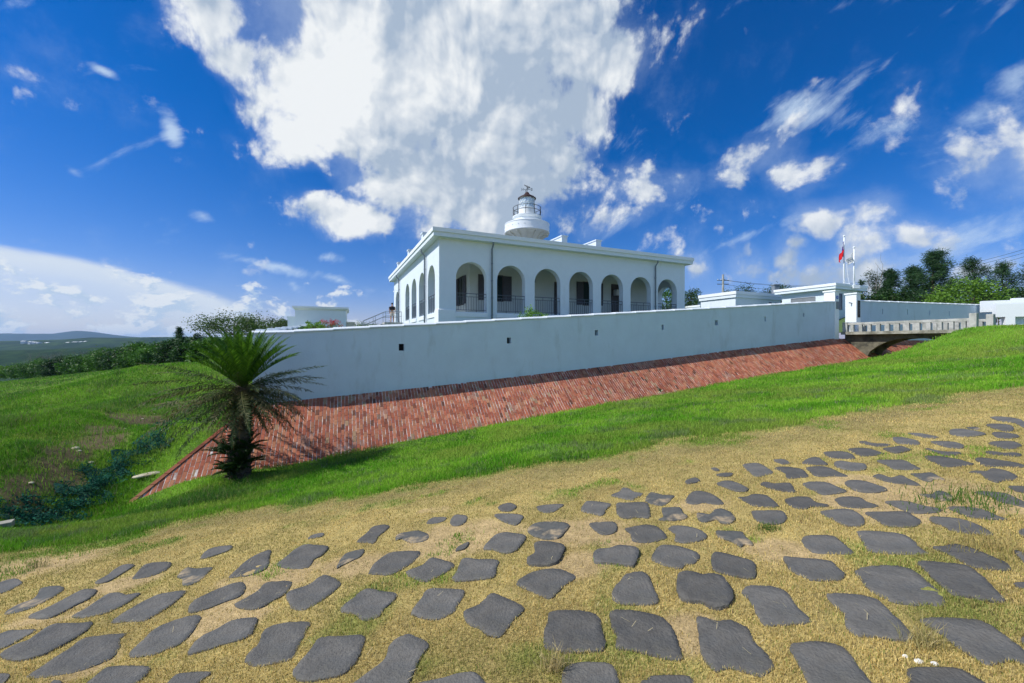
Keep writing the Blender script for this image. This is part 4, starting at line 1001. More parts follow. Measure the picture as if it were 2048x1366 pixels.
# ------------------------------------------------------------------ small white buildings behind the wall, on the right
def outbuilding(px, Y, lf, ll, zroof, zg, label, ov=.25, sl=.22, wins=()):
    p = PT(px,0,Y); fr = Matrix.Translation((p.x,p.y,0))@Matrix.Rotation(TB,4,'Z')@Matrix.Translation((ov,ov,0))
    rt = thing('outbuilding', (p.x,p.y,zg), label, 'building')
    lf -= 2*ov; ll -= 2*ov
    m_ = MB(fr); m_.box(0,lf,0,ll,zg,zroof-2*sl); m_.build('wall','white',rt)
    m_ = MB(fr); m_.box(-ov+.05,lf+ov-.05,-ov+.05,ll+ov-.05,zroof-2*sl+.001,zroof-sl); r_ = m_.build('roof','white',rt)
    m_ = MB(fr); m_.box(-ov,lf+ov,-ov,ll+ov,zroof-sl+.001,zroof); m_.build('roof_fascia','trim',r_)
    for side,a,b,z0,z1,mt in wins:
        m_ = MB(fr); g_ = MB(fr)
        if side=='f':
            for q_ in ((a,b,z0-.04,z0),(a,b,z1,z1+.04),(a-.04,a,z0-.04,z1+.04),(b,b+.04,z0-.04,z1+.04),((a+b)/2-.02,(a+b)/2+.02,z0,z1)): m_.box(q_[0],q_[1],-.04,-.001,q_[2],q_[3])
            g_.box(a,b,-.02,-.0015,z0,z1)
        else:
            for q_ in ((a,b,z0-.04,z0),(a,b,z1,z1+.04),(a-.04,a,z0-.04,z1+.04),(b,b+.04,z0-.04,z1+.04),((a+b)/2-.02,(a+b)/2+.02,z0,z1)): m_.box(-.04,-.001,q_[0],q_[1],q_[2],q_[3])
            g_.box(-.02,-.0015,a,b,z0,z1)
        w = m_.build('window','grey',rt); g_.build('pane',mt,w)
    return rt
outbuilding(1472,33,6.3,3.75,4.29,1.0,'low white flat-roofed outbuilding just right of the arcaded building',.16,.26,
   [('f',1.9,3.0,2.75,3.02,'grey'),('f',4.35,4.62,3.25,3.5,'pane'),('f',5.15,5.42,3.22,3.48,'pane')])
outbuilding(1672,29,4.3,4.5,4.36,1.0,'white gatehouse with overhanging flat roof behind the gate pillars',.42,.20,
   [('l',1.2,2.9,2.85,3.5,'grey'),('f',.35,1.15,2.5,3.65,'pane')])
outbuilding(1400,47,5.,3.,4.45,1.0,'far small white building in the gap behind the arcaded building',.12,.2,
   [('f',-2.2,-1.8,3.3,3.7,'pane')] if False else [('f',.4,.7,3.4,3.75,'pane'),('f',1.6,1.9,3.4,3.75,'pane')])
# white block house on the far left of the courtyard
p = PT(590,0,30); TL = R(21)
fr = Matrix.Translation((p.x,p.y,0))@Matrix.Rotation(TL,4,'Z')
root = thing('white_blockhouse',(p.x,p.y,.6),'small windowless white blockhouse with flared cornice beyond the courtyard flowers','building')
m_ = MB(fr); m_.box(0,3.55,0,3.2,.4,2.60); m_.build('wall','white',root)
m_ = MB(fr)
vs=[]; 
for o,z in ((0.0005,2.46),(.15,2.60),(.17,2.61),(.17,2.75)):
    vs += [(-o,-o,z),(3.55+o,-o,z),(3.55+o,3.2+o,z),(-o,3.2+o,z)]
m_.add(vs,[(i*4+j,i*4+(j+1)%4,(i+1)*4+(j+1)%4,(i+1)*4+j) for i in range(3) for j in range(4)]+[(12,13,14,15),(3,2,1,0)])
m_.build('cornice','trim',root)
m_ = MB(fr); m_.box(-.55,-.002,.4,2.6,.4,1.9); m_.box(-.6,-.0025,.35,2.65,1.901,1.98); m_.build('side_annex','white',root)
m_ = MB(fr); m_.box(3.6,4.15,1.2,2.6,.6,1.55); m_.box(3.55,4.2,1.15,2.65,1.551,1.68); m_.build('side_annex','cream',root)

# ------------------------------------------------------------------ gate pillars
def pillar(s0, w_, dep, ztop, label, d0=.05):
    rt = thing('gate_pillar', wpt(s0+w_/2,-dep/2,.6), label, 'gate pillar', 'pillars of the fort gate')
    def bx_(m_,a,b,d_0,d_1,z0,z1):
        vs = [wpt(a,d_0,z0),wpt(b,d_0,z0),wpt(b,d_1,z0),wpt(a,d_1,z0),wpt(a,d_0,z1),wpt(b,d_0,z1),wpt(b,d_1,z1),wpt(a,d_1,z1)]
        m_.add(vs,[(0,3,2,1),(4,5,6,7),(0,1,5,4),(1,2,6,5),(2,3,7,6),(3,0,4,7)])
    m_ = MB(); bx_(m_,s0,s0+w_,d0,d0-dep,-.3,ztop-.09); m_.build('shaft','trim',rt)
    m_ = MB(); bx_(m_,s0-.05,s0+w_+.05,d0+.05,d0-dep-.05,ztop-.089,ztop); m_.build('cap','trim',rt)
    return rt, bx_
p1,bx_ = pillar(S_GATE0+.001,.42,.62,3.26,'white gate pillar with a small blue sign, left of the gate opening')
m_ = MB(); bx_(m_,S_GATE0+.14,S_GATE0+.32,.075,.0515,2.72,2.90); sg = m_.build('blue_sign','blue',p1)
m_ = MB(); bx_(m_,S_GATE0+.20,S_GATE0+.26,.078,.0755,2.78,2.85); m_.build('sign_mark','trim',sg)
m_ = MB(); bx_(m_,S_GATE0+.12,S_GATE0+.40,.07,.0515,2.08,2.55); m_.build('plaque','grey',p1)
p2,bx_ = pillar(S_GATE1,.46,.62,3.21,'white gate pillar with a tall dark name board, right of the gate opening')
m_ = MB(); bx_(m_,S_GATE1+.13,S_GATE1+.35,.09,.0515,1.62,2.70); bd = m_.build('name_board','darkbox',p2)
for i,z_ in enumerate((2.55,2.38,2.21,2.04,1.87)):
    m2 = MB()
    for a,b,c,d in ((.19,.29,z_+.04,z_+.055),(.19,.29,z_-.03,z_-.018),(.232,.245,z_-.05,z_+.06)): bx_(m2,S_GATE1+a,S_GATE1+b,.095,.0905,c,d)
    m2.build('carved_character','grey',bd)
m_ = MB(); q0 = wpt(S_GATE1-.002,-.2,2.55); m_.tube([q0, q0+Vector((-.2,-.02,.02))],.03,6); m_.build('lamp_bracket','iron',p2)
# inner gate wall seen through the opening
m_ = MB(); bx_(m_,S_GATE0-1.2,S_GATE1+.9,-2.4,-2.65,-.2,2.1); tag(m_.build('inner_gate_wall','white',loc=wpt(S_GATE0+1.5,-2.5,.6)),'low white screen wall just inside the gate opening','wall')

# ------------------------------------------------------------------ concrete footbridge over the dry moat
SB0 = s_at(1682,0); BWd = 2.05; BLn = 5.9; ZD = .66
FB = Matrix(((UW[0],NW[0],0,wpt(SB0).x),(UW[1],NW[1],0,wpt(SB0).y),(0,0,1,0),(0,0,0,1)))
root = thing('footbridge', wpt(SB0+1,2.9,ZD), 'weathered grey concrete footbridge crossing the dry moat to the gate', 'bridge')
m_ = MB(FB); m_.box(-.12,BWd+.12,.055,BLn,ZD-.17,ZD); m_.build('deck','conc2',root)
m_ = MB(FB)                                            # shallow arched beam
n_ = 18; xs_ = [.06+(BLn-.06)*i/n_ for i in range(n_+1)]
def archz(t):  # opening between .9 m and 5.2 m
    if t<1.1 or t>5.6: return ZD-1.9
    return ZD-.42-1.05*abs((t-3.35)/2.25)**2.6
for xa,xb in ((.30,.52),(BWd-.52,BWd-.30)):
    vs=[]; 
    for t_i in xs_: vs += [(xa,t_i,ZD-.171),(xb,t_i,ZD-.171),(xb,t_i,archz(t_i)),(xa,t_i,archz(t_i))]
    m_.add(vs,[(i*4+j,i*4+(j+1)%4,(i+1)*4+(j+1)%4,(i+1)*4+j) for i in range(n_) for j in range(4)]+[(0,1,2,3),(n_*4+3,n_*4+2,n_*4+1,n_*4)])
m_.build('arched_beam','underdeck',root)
m_ = MB(FB); m_.box(.521,BWd-.521,.06,1.0,ZD-1.9,ZD-.172); m_.build('abutment','conc2',root)
for x0 in (0.0, BWd-.22):
    m_ = MB(FB); m_.box(x0+.03,x0+.19,.34,BLn-.34,ZD+.42,ZD+.56); m_.build('handrail','conc',root,bevel=.012)
    for y0,h in ((.08,.60),(BLn-.34,.80)):
        m_ = MB(FB); m_.box(x0-.02,x0+.24,y0,y0+.26,ZD-.15 if y0>1 else ZD+.001,ZD+h); m_.build('end_post','conc',root,bevel=.015)
    nb = 12
    for i in range(nb):
        yy_ = .34+(BLn-.68)*(i+.5)/nb
        m_ = MB(FB); m_.box(x0+.04,x0+.18,yy_-.085,yy_+.085,ZD+.001,ZD+.419); m_.build('baluster','conc',root,bevel=.008)

# ------------------------------------------------------------------ white stepped walls on the far right
p = PT(1992,0,30.5); ft = Matrix.Translation((p.x,p.y,0))@Matrix.Rotation(R(-28),4,'Z')
root = thing('white_gateway',(p.x,p.y,.6),'bright white stepped wall with square openings at the far right edge','wall')
m_ = MB(ft); m_.box(0,9,0,.5,1.95,2.95); m_.box(.5,1.0,.0,.5,.2,1.949); m_.box(2.0,4.2,0,.5,.2,1.949); m_.box(5.4,9,0,.5,.2,1.949); m_.build('front_wall','trim',root)
m_ = MB(ft); m_.box(-.35,5.,.9,1.3,2.4,3.28); m_.box(1.3,3.4,.9,1.3,3.281,3.42); m_.box(3.4,9,1.5,1.9,2.5,3.5); m_.build('rear_parapet','trim',root)
m_ = MB(ft); m_.box(1.0,2.0,.35,.45,.2,1.948); m_.build('recess_panel','wallw',root)
# ------------------------------------------------------------------ foliage
def leafset(cen, nleaf, spread, lsize, wsize, c0, c1, droop=0., up=0., flat=1.):
    """leaf quads scattered round the clump centres cen (k,3); colour varies from clump to clump"""
    k = len(cen); idx = np.repeat(np.arange(k), nleaf); n = len(idx)
    p = cen[idx] + rng.normal(0,1,(n,3))*spread*np.array([1,1,flat])
    a = rng.normal(0,1,(n,3)); a[:,2] = a[:,2]*.6 + up - droop; a /= np.linalg.norm(a,axis=1)[:,None]
    b_ = np.cross(a, rng.normal(0,1,(n,3))); b_ /= np.linalg.norm(b_,axis=1)[:,None]
    L = lsize*rng.uniform(.6,1.3,n)[:,None]; Wd = wsize*rng.uniform(.6,1.2,n)[:,None]
    V = np.stack([p-b_*Wd*.15, p+a*L*.5-b_*Wd*.5, p+a*L, p+a*L*.5+b_*Wd*.5],1)
    kc = rng.random(k)[idx][:,None]; f = np.clip(kc*.8+rng.random(n)[:,None]*.35,0,1)
    col = (np.array(c0)*(1-f)+np.array(c1)*f)*rng.uniform(.75,1.2,n)[:,None]
    Fc = np.arange(n)[:,None]*4+np.arange(4)[None,:]
    return V.reshape(-1,3), Fc, np.repeat(col,4,0)
def merge(parts):
    V=[];Fc=[];Cc=[];k=0
    for v,f,c in parts: V.append(v);Fc.append(f+k);Cc.append(c);k+=len(v)
    return np.vstack(V),np.vstack(Fc),np.vstack(Cc)
def limb(mb, p0, p1, r0, r1, k=4, wob=.12):
    p0,p1 = Vector(p0),Vector(p1); L = (p1-p0).length
    pts_ = [p0.lerp(p1,i/k)+Vector((random.gauss(0,1),random.gauss(0,1),random.gauss(0,.5)))*L*wob*.3*(0<i<k) for i in range(k+1)]
    mb.tube(pts_, [r0+(r1-r0)*i/k for i in range(k+1)], 6)
    return pts_
def broad_tree(name, base, H, RX, RY, c0, c1, label, cat='tree', group=None, trunk=.3, nc=70, nl=60, leaf=.16, flat=.5, zc=.68, bottom=.25, hz=1., lean=(0,0), vmin=-.55):
    base = Vector(base); rt = thing(name, base, label, cat, group)
    mb = MB(); th = H*trunk; tp = base+Vector((lean[0],lean[1],max(th,.3)))
    limb(mb, base-Vector((0,0,.2)), tp, .05*H**.8, .035*H**.8)
    cen = []
    for i in range(nc):
        while True:
            v = rng.normal(0,1,3); v /= np.linalg.norm(v)
            if v[2] > vmin: break
        r_ = rng.uniform(.45,1)**.6
        lob = 1+.22*math.sin(3*math.atan2(v[1],v[0])+hz*5)+rng.normal(0,.10)
        cen.append([base.x+lean[0]+v[0]*RX*r_*lob, base.y+lean[1]+v[1]*RY*r_*lob, base.z+H*bottom+(H*(1-bottom))*(.42+.58*v[2]*r_*(.85+.3*rng.random()))])
    cen = np.array(cen)
    for i in rng.choice(len(cen),min(14,len(cen)),False): limb(mb, tp, cen[i], .018*H**.8, .008*H**.5, 4, .25)
    mb.build('trunk','bark',rt,smooth=True)
    V_,F_,C_ = leafset(cen, nl, (RX+H*.5)/2*.16, leaf, leaf*.55, c0, c1, flat=.7)
    amesh('crown', V_, F_, 'leaf', parent=rt, col=C_); return rt
def feather_tree(name, base, H, RX, c0, c1, label, cat='tree', group=None, nb=34, low=.12, taper=1., needles=130, dead=None, nl=.34):
    """casuarina-like: a leader with rising boughs carrying long thin drooping needles"""
    base = Vector(base); rt = thing(name, base, label, cat, group); mb = MB()
    top = base+Vector((rng.normal(0,.05)*H, 0, H)); ld = limb(mb, base-Vector((0,0,.2)), top, .028*H, .006*H, 7, .05); parts = []
    for i in range(nb):
        f = low+(1-low)*(i+.5)/nb; p = base.lerp(top,f); a = rng.uniform(0,2*math.pi)
        ext = RX*(1-f**1.6*.85)**taper*rng.uniform(.55,1.12); tip = p+Vector((math.cos(a)*ext, math.sin(a)*ext, ext*rng.uniform(.15,.75)))
        pp = limb(mb, p, tip, .010*H*(1-f)+.008, .004, 3, .15)
        c_ = np.array([np.array(p.lerp(tip,u)) for u in (.35,.5,.65,.8,.92,1.0)])+rng.normal(0,.04*RX,(6,3))
        parts.append(leafset(c_, needles//6, RX*.085, nl, .05, c0, c1, droop=.45, up=.6 if f>.7 else .2))
    c_ = np.array([np.array(base.lerp(top,u)) for u in (.86,.92,.97,1.)]); parts.append(leafset(c_, needles//3, RX*.06, nl*.8, .045, c0, c1, up=1.))
    if dead: 
        for dx,dz,ln in dead: limb(mb, base.lerp(top,.8), base.lerp(top,.9)+Vector((dx,0,dz)), .03, .008, 4, .1)
    mb.build('trunk','bark',rt,smooth=True); V_,F_,C_ = merge(parts); amesh('crown', V_, F_, 'leaf', parent=rt, col=C_); return rt
def bare_tree(name, base, H, RX, label, cat, group=None, n=26, tuft=None):
    base = Vector(base); rt = thing(name, base, label, cat, group); mb = MB(); 
    for i in range(n):
        a = rng.uniform(0,2*math.pi); e = rng.uniform(.3,1); b0 = base+Vector((rng.normal(0,.3)*RX,rng.normal(0,.3)*RX,-.1))
        tip = b0+Vector((math.cos(a)*RX*e*.7,math.sin(a)*RX*e*.7,H*rng.uniform(.6,1.)))
        pp = limb(mb, b0, tip, .03+.006*H, .006, 5, .18)
        for j in range(4):
            q0 = pp[random.randint(1,4)]; q1 = q0+Vector((rng.normal(0,.25)*RX,rng.normal(0,.25)*RX,rng.uniform(.1,.35)*H)); limb(mb,q0,q1,.015,.005,3,.2)
    mb.build('branches','twig',rt)
    if tuft is not None:
        V_,F_,C_ = leafset(np.array(tuft),90,.22,.3,.05,(.02,.05,.015),(.05,.10,.03),up=.5); amesh('crown',V_,F_,'leaf',parent=rt,col=C_)
    return rt
DG = ((.010,.036,.008),(.045,.115,.018)); MG = ((.020,.075,.008),(.095,.235,.02)); LG = ((.045,.13,.012),(.20,.36,.035)); CG = ((.014,.05,.022),(.05,.12,.035))
def B3(px, pyb, Y): v = PT(px,pyb,Y); return v
# shrubs along the crest of the hill on the left
hz_ = [(12,752,106,6.5,3.6,2,'low mixed green scrub at the far left edge of the hill'),(52,750,102,6.0,4.2,1,'low shrub just behind the walker on the hill'),(92,752,98,7.,6.2,1,'round green shrub right of the walker on the hill'),
 (128,750,94,6.,6.6,0,'dark green shrub third along the hill crest'),(158,746,90,5.,5.6,1,'mid green bush between taller shrubs on the hill crest'),(188,744,86,5.5,6.0,1,'bright green bush at the middle of the hill crest'),
 (222,742,82,6.,7.2,1,'tall bright green bush with domed top on the hill crest'),(258,739,78,5.4,7.,0,'dark hollow-sided bush on the hill crest'),(285,735,74,5.5,6.8,1,'high feathery green bush on the hill crest'),
 (318,731,70,5.,6.0,1,'fresh green bush left of the dark conical tree'),(300,738,69,3.,3.2,2,'small light green bush low in front of the hedge'),(345,729,63,3.6,5.8,0,'dark leafy tree beside the conical tree'),(392,722,58,3.8,5.4,0,'dark bush between conical tree and the cycad'),(425,722,54,3.6,4.8,1,'green bush behind the cycad crown')]
for i,(px,py,Y,rx,H,kd,lb) in enumerate(hz_):
    c0,c1 = (DG,MG,LG)[kd]; b0 = B3(px,py,Y); H *= .64
    broad_tree('crest_shrub', b0, H, rx*.62, rx*.55, c0, c1, lb, 'shrub', 'shrubs along the hill crest', trunk=.12, nc=130, nl=90, leaf=.36, bottom=-.12, hz=i, vmin=-.8)
feather_tree('conical_tree', B3(363,722,60), 4.9, 1.2, *DG, 'dark narrow conical tree rising above the left shrubs', nb=44, low=.05, needles=110, nl=.3)
broad_tree('spreading_tree', B3(470,712,46), 4.6, 3.9, 2.6, (.02,.055,.01),(.09,.16,.025), 'wide flat-crowned tree behind the cycad and the wall corner', trunk=.5, nc=75, nl=60, leaf=.22, bottom=.55, flat=.3)
broad_tree('spreading_tree', B3(528,700,52), 4.3, 3.6, 2.5, (.02,.05,.01),(.08,.13,.025), 'lower spreading tree left of the white blockhouse', trunk=.5, nc=60, nl=50, leaf=.22, bottom=.5, flat=.3)
for i,(px,Y) in enumerate(((115,150),(165,145),(205,140),(80,165))):
    bare_tree('bare_scrub', B3(px,735-i,Y), 6.5, 5.5, ('grey leafless scrub behind the hill shrubs','grey leafless thicket behind the middle of the shrubs','grey bare branches above the bright green bushes','far bare grey scrub left of the thicket')[i], 'shrub', 'leafless scrub beyond the hill', n=34)
# trees behind the right-hand wall
def rt_(px, Y): s = s_at(px,-8); return B3(px, 648, Y)
feather_tree('feathery_tree', rt_(1863,41), 7.2, 2.6, *CG, 'tallest feathery dark green tree, a dead stick at its top', group='feathery trees behind the right wall', nb=70, needles=220, dead=[(.55,1.25,1)])
feather_tree('feathery_tree', rt_(1785,40), 5.2, 1.7, *CG, 'smaller feathery tree just left of the tallest one', group='feathery trees behind the right wall', nb=50, needles=200, dead=[(-.1,.9,1)])
feather_tree('feathery_tree', rt_(1828,43), 5.9, 1.9, *CG, 'feathery tree leaning against the left flank of the tallest one', group='feathery trees behind the right wall', nb=50, needles=200)
feather_tree('feathery_tree', rt_(1955,44), 7.0, 2.3, *CG, 'open feathery tree behind the light green bush', group='feathery trees behind the right wall', nb=44, needles=150)
feather_tree('feathery_tree', rt_(2010,44), 6.6, 2.3, *CG, 'sparse feathery tree with dead tips near the right edge', group='feathery trees behind the right wall', nb=42, needles=150, dead=[(-.5,.9,1),(.3,1.1,1)])
feather_tree('feathery_tree', rt_(2062,42), 6.2, 2.2, *CG, 'dark feathery tree cut by the right edge', group='feathery trees behind the right wall', nb=34, needles=130)
feather_tree('feathery_tree', rt_(1722,44), 4.7, .9, *CG, 'small feathery sprig just right of the flagpoles', group='feathery trees behind the right wall', nb=18, needles=70)
bt = B3(1745,648,41); tuft = [np.array(bt+Vector((dx,0,dz))) for dx,dz in ((-.05,3.9),(.15,4.3),(.35,4.1),(-.25,4.5),(.3,3.5),(-.4,5.1),(.1,4.9),(.5,4.5))]
bare_tree('scraggly_tree', bt, 6.6, .75, 'thin half-dead tree with bare twigs right of the flagpoles', 'tree', n=5, tuft=tuft)
bare_tree('bare_bush', rt_(2022,46), 6.6, 1.8, 'bare grey twigs showing above the right trees', 'shrub', n=9)
broad_tree('leafy_bush', rt_(1938,37), 4.1, 2.5, 1.7, *LG, 'big light green leafy bush above the right wall', 'shrub', trunk=.2, nc=110, nl=60, leaf=.22, bottom=.05)
broad_tree('leafy_bush', rt_(1880,36), 2.75, 1.3, 1.0, *LG, 'small light green bush at the foot of the tallest tree', 'shrub', trunk=.2, nc=50, nl=50, leaf=.2, bottom=.05)
for px,H,rx,lb in ((1735,3.1,1.6,'dark bush just right of the gate pillar'),(1770,3.4,1.7,'dark green bush behind the first wall slit'),(1812,3.2,1.7,'dark undergrowth bush left of the small light bush'),(1990,3.2,2.2,'dark bush at the end of the right wall'),(2045,3.8,2.2,'dark bush behind the white stepped wall')):
    broad_tree('undergrowth_bush', rt_(px,39), H, rx, 1.1, *DG, lb, 'shrub', 'dark undergrowth behind the right wall', trunk=.2, nc=60, nl=55, leaf=.2, bottom=.05)
# tree tops behind the buildings
for px,pt_,Y,rx,H,kd,lb in ((1381,577,52,1.3,6,0,'dark tree just right of the arcaded building'),(1335,577,50,1.6,6,1,'green tree seen through the last arch'),(1487,570,64,1.7,7,0,'rounded dark treetop above the low outbuilding'),(1520,583,64,1.6,6,0,'low treetop in the middle above the outbuilding'),(1548,574,62,1.7,7,0,'dark treetop beside the grey chimney block'),(1568,571,62,1.6,7,0,'treetop right of the grey chimney block'),(1455,585,66,1.5,6,0,'tip of dark foliage by the utility pole')):
    b0 = PT(px,pt_,Y); b0.z -= H
    broad_tree('background_tree', b0, H, rx, 1.2, *(DG,MG)[kd], lb, 'tree', 'treetops behind the outbuildings', trunk=.4, nc=50, nl=50, leaf=.22, bottom=.45)
for i,(px,Y,rx,H) in enumerate(((702,58,2.2,2.1),(735,60,2.4,2.2),(770,60,2.2,2.0),(560,55,2.0,2.3))):
    broad_tree('hedge_shrub', PT(px,HZ-.8*F0/Y,Y)+Vector((0,0,.0)), H, rx, 1.2, *MG, ('low green shrub beyond the flower bed','green shrub in the middle of the gap left of the building','green shrub just left of the man on the steps','olive shrub left of the white blockhouse')[i], 'shrub', 'low shrubs beyond the courtyard', trunk=.15, nc=60, nl=55, leaf=.17, bottom=.02)
# plants just inside the wall
def courtz(px,Y): return float(0)
b0 = PT(1062,656,18.4); broad_tree('young_shrub', b0, .86, .80, .4, (.06,.18,.01),(.22,.42,.04), 'fresh light green shrub peeping over the wall before the building', 'shrub', trunk=.2, nc=48, nl=40, leaf=.085, bottom=.0, vmin=-.8)
b0 = PT(626,672,14.2); broad_tree('fine_shrub', b0, .50, .40, .3, (.06,.17,.01),(.20,.38,.03), 'feathery bright green shrub beside the red flowers', 'shrub', trunk=.2, nc=30, nl=40, leaf=.08, bottom=.1)
rt = thing('flower_planter', PT(660,668,15.5), 'dark planter full of red flowers behind the wall', 'planter')
m_ = MB(); p0 = PT(636,0,15.2); p1_ = PT(690,0,15.8)
m_.box(p0.x,p1_.x,15.3,15.7,.05,.42); m_.build('trough','darkbox',rt)
cen = np.array([[p0.x+(p1_.x-p0.x)*rng.random()**.8, 15.5+rng.normal(0,.1), .42+rng.uniform(0,.42)] for _ in range(36)])
V_,F_,C_ = leafset(cen,14,.05,.07,.03,(.5,.02,.02),(.75,.08,.04)); amesh('petals',V_,F_,'leaf',parent=rt,col=C_)
cen[:,2] -= .16; V_,F_,C_ = leafset(cen,10,.07,.10,.04,*LG); amesh('foliage',V_,F_,'leaf',parent=rt,col=C_)

# ------------------------------------------------------------------ the cycad at the corner
cyb = PT(478,938,10.5); cyb.z = float(terrain(np.array([cyb.x]),np.array([cyb.y]))[0]); print('cycad base', cyb, (HZ-cyb.z*0)/1); cyb = Vector((cyb.x,cyb.y,cyb.z))
root = thing('cycad', cyb, 'large cycad palm with upright green fronds and dark drooping skirt', 'palm')
HT = -1.16-cyb.z
mb = MB(); trk = [(cyb.x,cyb.y,cyb.z-.15),(cyb.x+.02,cyb.y,cyb.z+.5),(cyb.x+.06,cyb.y,cyb.z+1.2),(cyb.x+.10,cyb.y,cyb.z+HT)]
mb.tube(trk,[.27,.25,.22,.17],14)
for i in range(520):
    f = random.random(); a = random.uniform(0,2*math.pi); z_ = f*HT; r0 = .26-.07*f; x0 = cyb.x+.10*f
    L_ = random.uniform(.05,.13); dz = random.uniform(-.02,.10)
    c_,s_n = math.cos(a),math.sin(a); w_ = .028
    p0 = Vector((x0+r0*c_,cyb.y+r0*s_n,cyb.z+z_)); p1_ = p0+Vector((c_*L_,s_n*L_,dz)); t_ = Vector((-s_n,c_,0))*w_
    mb.add([p0-t_,p0+t_,p1_+t_*.4,p1_-t_*.4,p0+Vector((0,0,.035))],[(0,1,2,3),(0,3,4),(3,2,4),(2,1,4)])
mb.build('trunk','bark',root)
top = Vector((cyb.x+.10,cyb.y,cyb.z+HT))
def frond(org, a, e0, L_, curl, col0, col1, parent, nm='frond', ll=.15, nlf=46, ragged=0., vee=.55, twist=0.):
    """a=azimuth, e0=starting elevation, curl=how much it bends down to the tip"""
    n = 12; P_ = [np.array(org)]; e = e0; d_a = a
    for i in range(n):
        e -= curl/n*(.5+1.*i/n); d_a += twist/n; P_.append(P_[-1]+np.array([math.cos(d_a)*math.cos(e),math.sin(d_a)*math.cos(e),math.sin(e)])*L_/n)
    P_ = np.array(P_); V_=[];F_=[];C_=[]
    col0=np.array(col0);col1=np.array(col1)
    for i in range(n):      # rachis, a thin flat strip
        t = P_[min(i+1,n)]-P_[i]; sd_ = np.cross(t,[0,0,1.]); sd_ = sd_/(np.linalg.norm(sd_)+1e-9)*.011*(1.4-i/n)
        upv = np.cross(sd_,t); upv = upv/np.linalg.norm(upv)*.007
        k = len(V_); V_ += [P_[i]-sd_,P_[i]+upv,P_[i]+sd_,P_[i+1]-sd_*.9,P_[i+1]+upv*.9,P_[i+1]+sd_*.9]; F_ += [(k,k+3,k+4,k+1),(k+1,k+4,k+5,k+2)]; C_ += [col0*1.4+np.array([.03,.02,0])]*6
    for j in range(nlf):
        f = .10+.90*(j+.5)/nlf; i = min(int(f*n),n-1); u = f*n-i; p = P_[i]*(1-u)+P_[i+1]*u; t = P_[i+1]-P_[i]; t = t/np.linalg.norm(t)
        sd_ = np.cross(t,[0,0,1.]); sd_ /= (np.linalg.norm(sd_)+1e-9); up_ = np.cross(sd_,t)
        ln = ll*math.sin(math.pi*min(1,(f*.9+.12)))**.6*1.05
        for sg_ in (-1,1):
            if random.random()<ragged: continue
            dr = t*random.uniform(.55,.85)+sd_*sg_*.85+up_*(vee*random.uniform(.7,1.2) if vee>.4 else random.uniform(-.75,.75))-np.array([0,0,.25 if ragged else 0.]); dr /= np.linalg.norm(dr)
            tip = p+dr*ln*random.uniform(.85,1.1); wv_ = t*.0105; mid = p+dr*ln*.5+np.array([0,0,.004])
            k = len(V_); V_ += [p-wv_*.7,p+wv_*.7,mid+wv_,tip,mid-wv_]; F_ += [(k,k+1,k+2,k+4),(k+4,k+2,k+3,k+3)]
            cc_ = (col0+(col1-col0)*random.random()**1.2); C_ += [cc_]*5
    V_=np.array(V_)
    return V_,F_,np.array(C_)
def put_frond(*a, **k):
    parent = a[7]; nm = k.pop('nm','frond')
    V_,F_,C_ = frond(*a, **k)
    me = bpy.data.meshes.new(nm); org = ORG[parent.name]
    me.from_pydata([tuple(v-np.array(org)) for v in V_], [], [tuple(dict.fromkeys(f)) for f in F_]); at_ = me.attributes.new('Col','FLOAT_COLOR','POINT')
    at_.data.foreach_set('color', np.hstack([C_,np.ones((len(C_),1))]).astype(np.float32).ravel())
    return fin(me, nm, 'frond', parent, org)
for i in range(56):        # upright fan
    a = 2*math.pi*i*.381966*1.0; f = (i+.5)/56; e0 = R(85)-R(40)*f**.85+random.uniform(-.05,.05)
    put_frond(top+Vector((math.cos(a)*.06,math.sin(a)*.06,0)), a, e0, 1.62+random.uniform(-.14,.14), R(14)+R(16)*f, (.024,.085,.006),(.12,.26,.02), root, ll=.20, nlf=58)
for i in range(40):        # outer, flatter fronds
    a = 2*math.pi*(i*.381966)+.3; e0 = R(30)-R(42)*(i/40)+random.uniform(-.1,.1); dry = i/40
    c0 = np.array((.018,.045,.008))*(1-dry*.5)+np.array((.10,.06,.025))*dry*.35; c1 = np.array((.045,.09,.02))*(1-dry*.6)+np.array((.25,.16,.07))*dry*.6
    put_frond(top-Vector((0,0,.08)), a, e0, 2.0+random.uniform(-.3,.3)+.25*max(0,-math.cos(a)), R(26)+R(25)*dry, c0, c1, root, ll=.19, nlf=60, ragged=.05+.2*dry, vee=.2, twist=random.uniform(-.3,.3))
for i in range(38):        # lower ring, sagging and dark
    a = 2*math.pi*(i*.381966)+1.1; f = i/38
    put_frond(top-Vector((0,0,.14+.1*f)), a, R(2)-R(30)*f+random.uniform(-.1,.1), 1.75+random.uniform(-.3,.3)+.3*max(0,-math.cos(a)), R(40), (.014,.042,.008),(.06,.095,.025), root, ll=.19, nlf=56, ragged=.15, vee=-.1, twist=random.uniform(-.3,.3))
for i in range(26):        # dead skirt
    a = 2*math.pi*i/26+random.uniform(-.2,.2)
    put_frond(top-Vector((0,0,.18+.35*random.random())), a, R(-15)+random.uniform(-.3,.2), random.uniform(.7,1.4), R(70), (.10,.06,.03),(.28,.19,.09), root, nm='dead_frond', ll=.12, nlf=30, ragged=.35, vee=-.1)
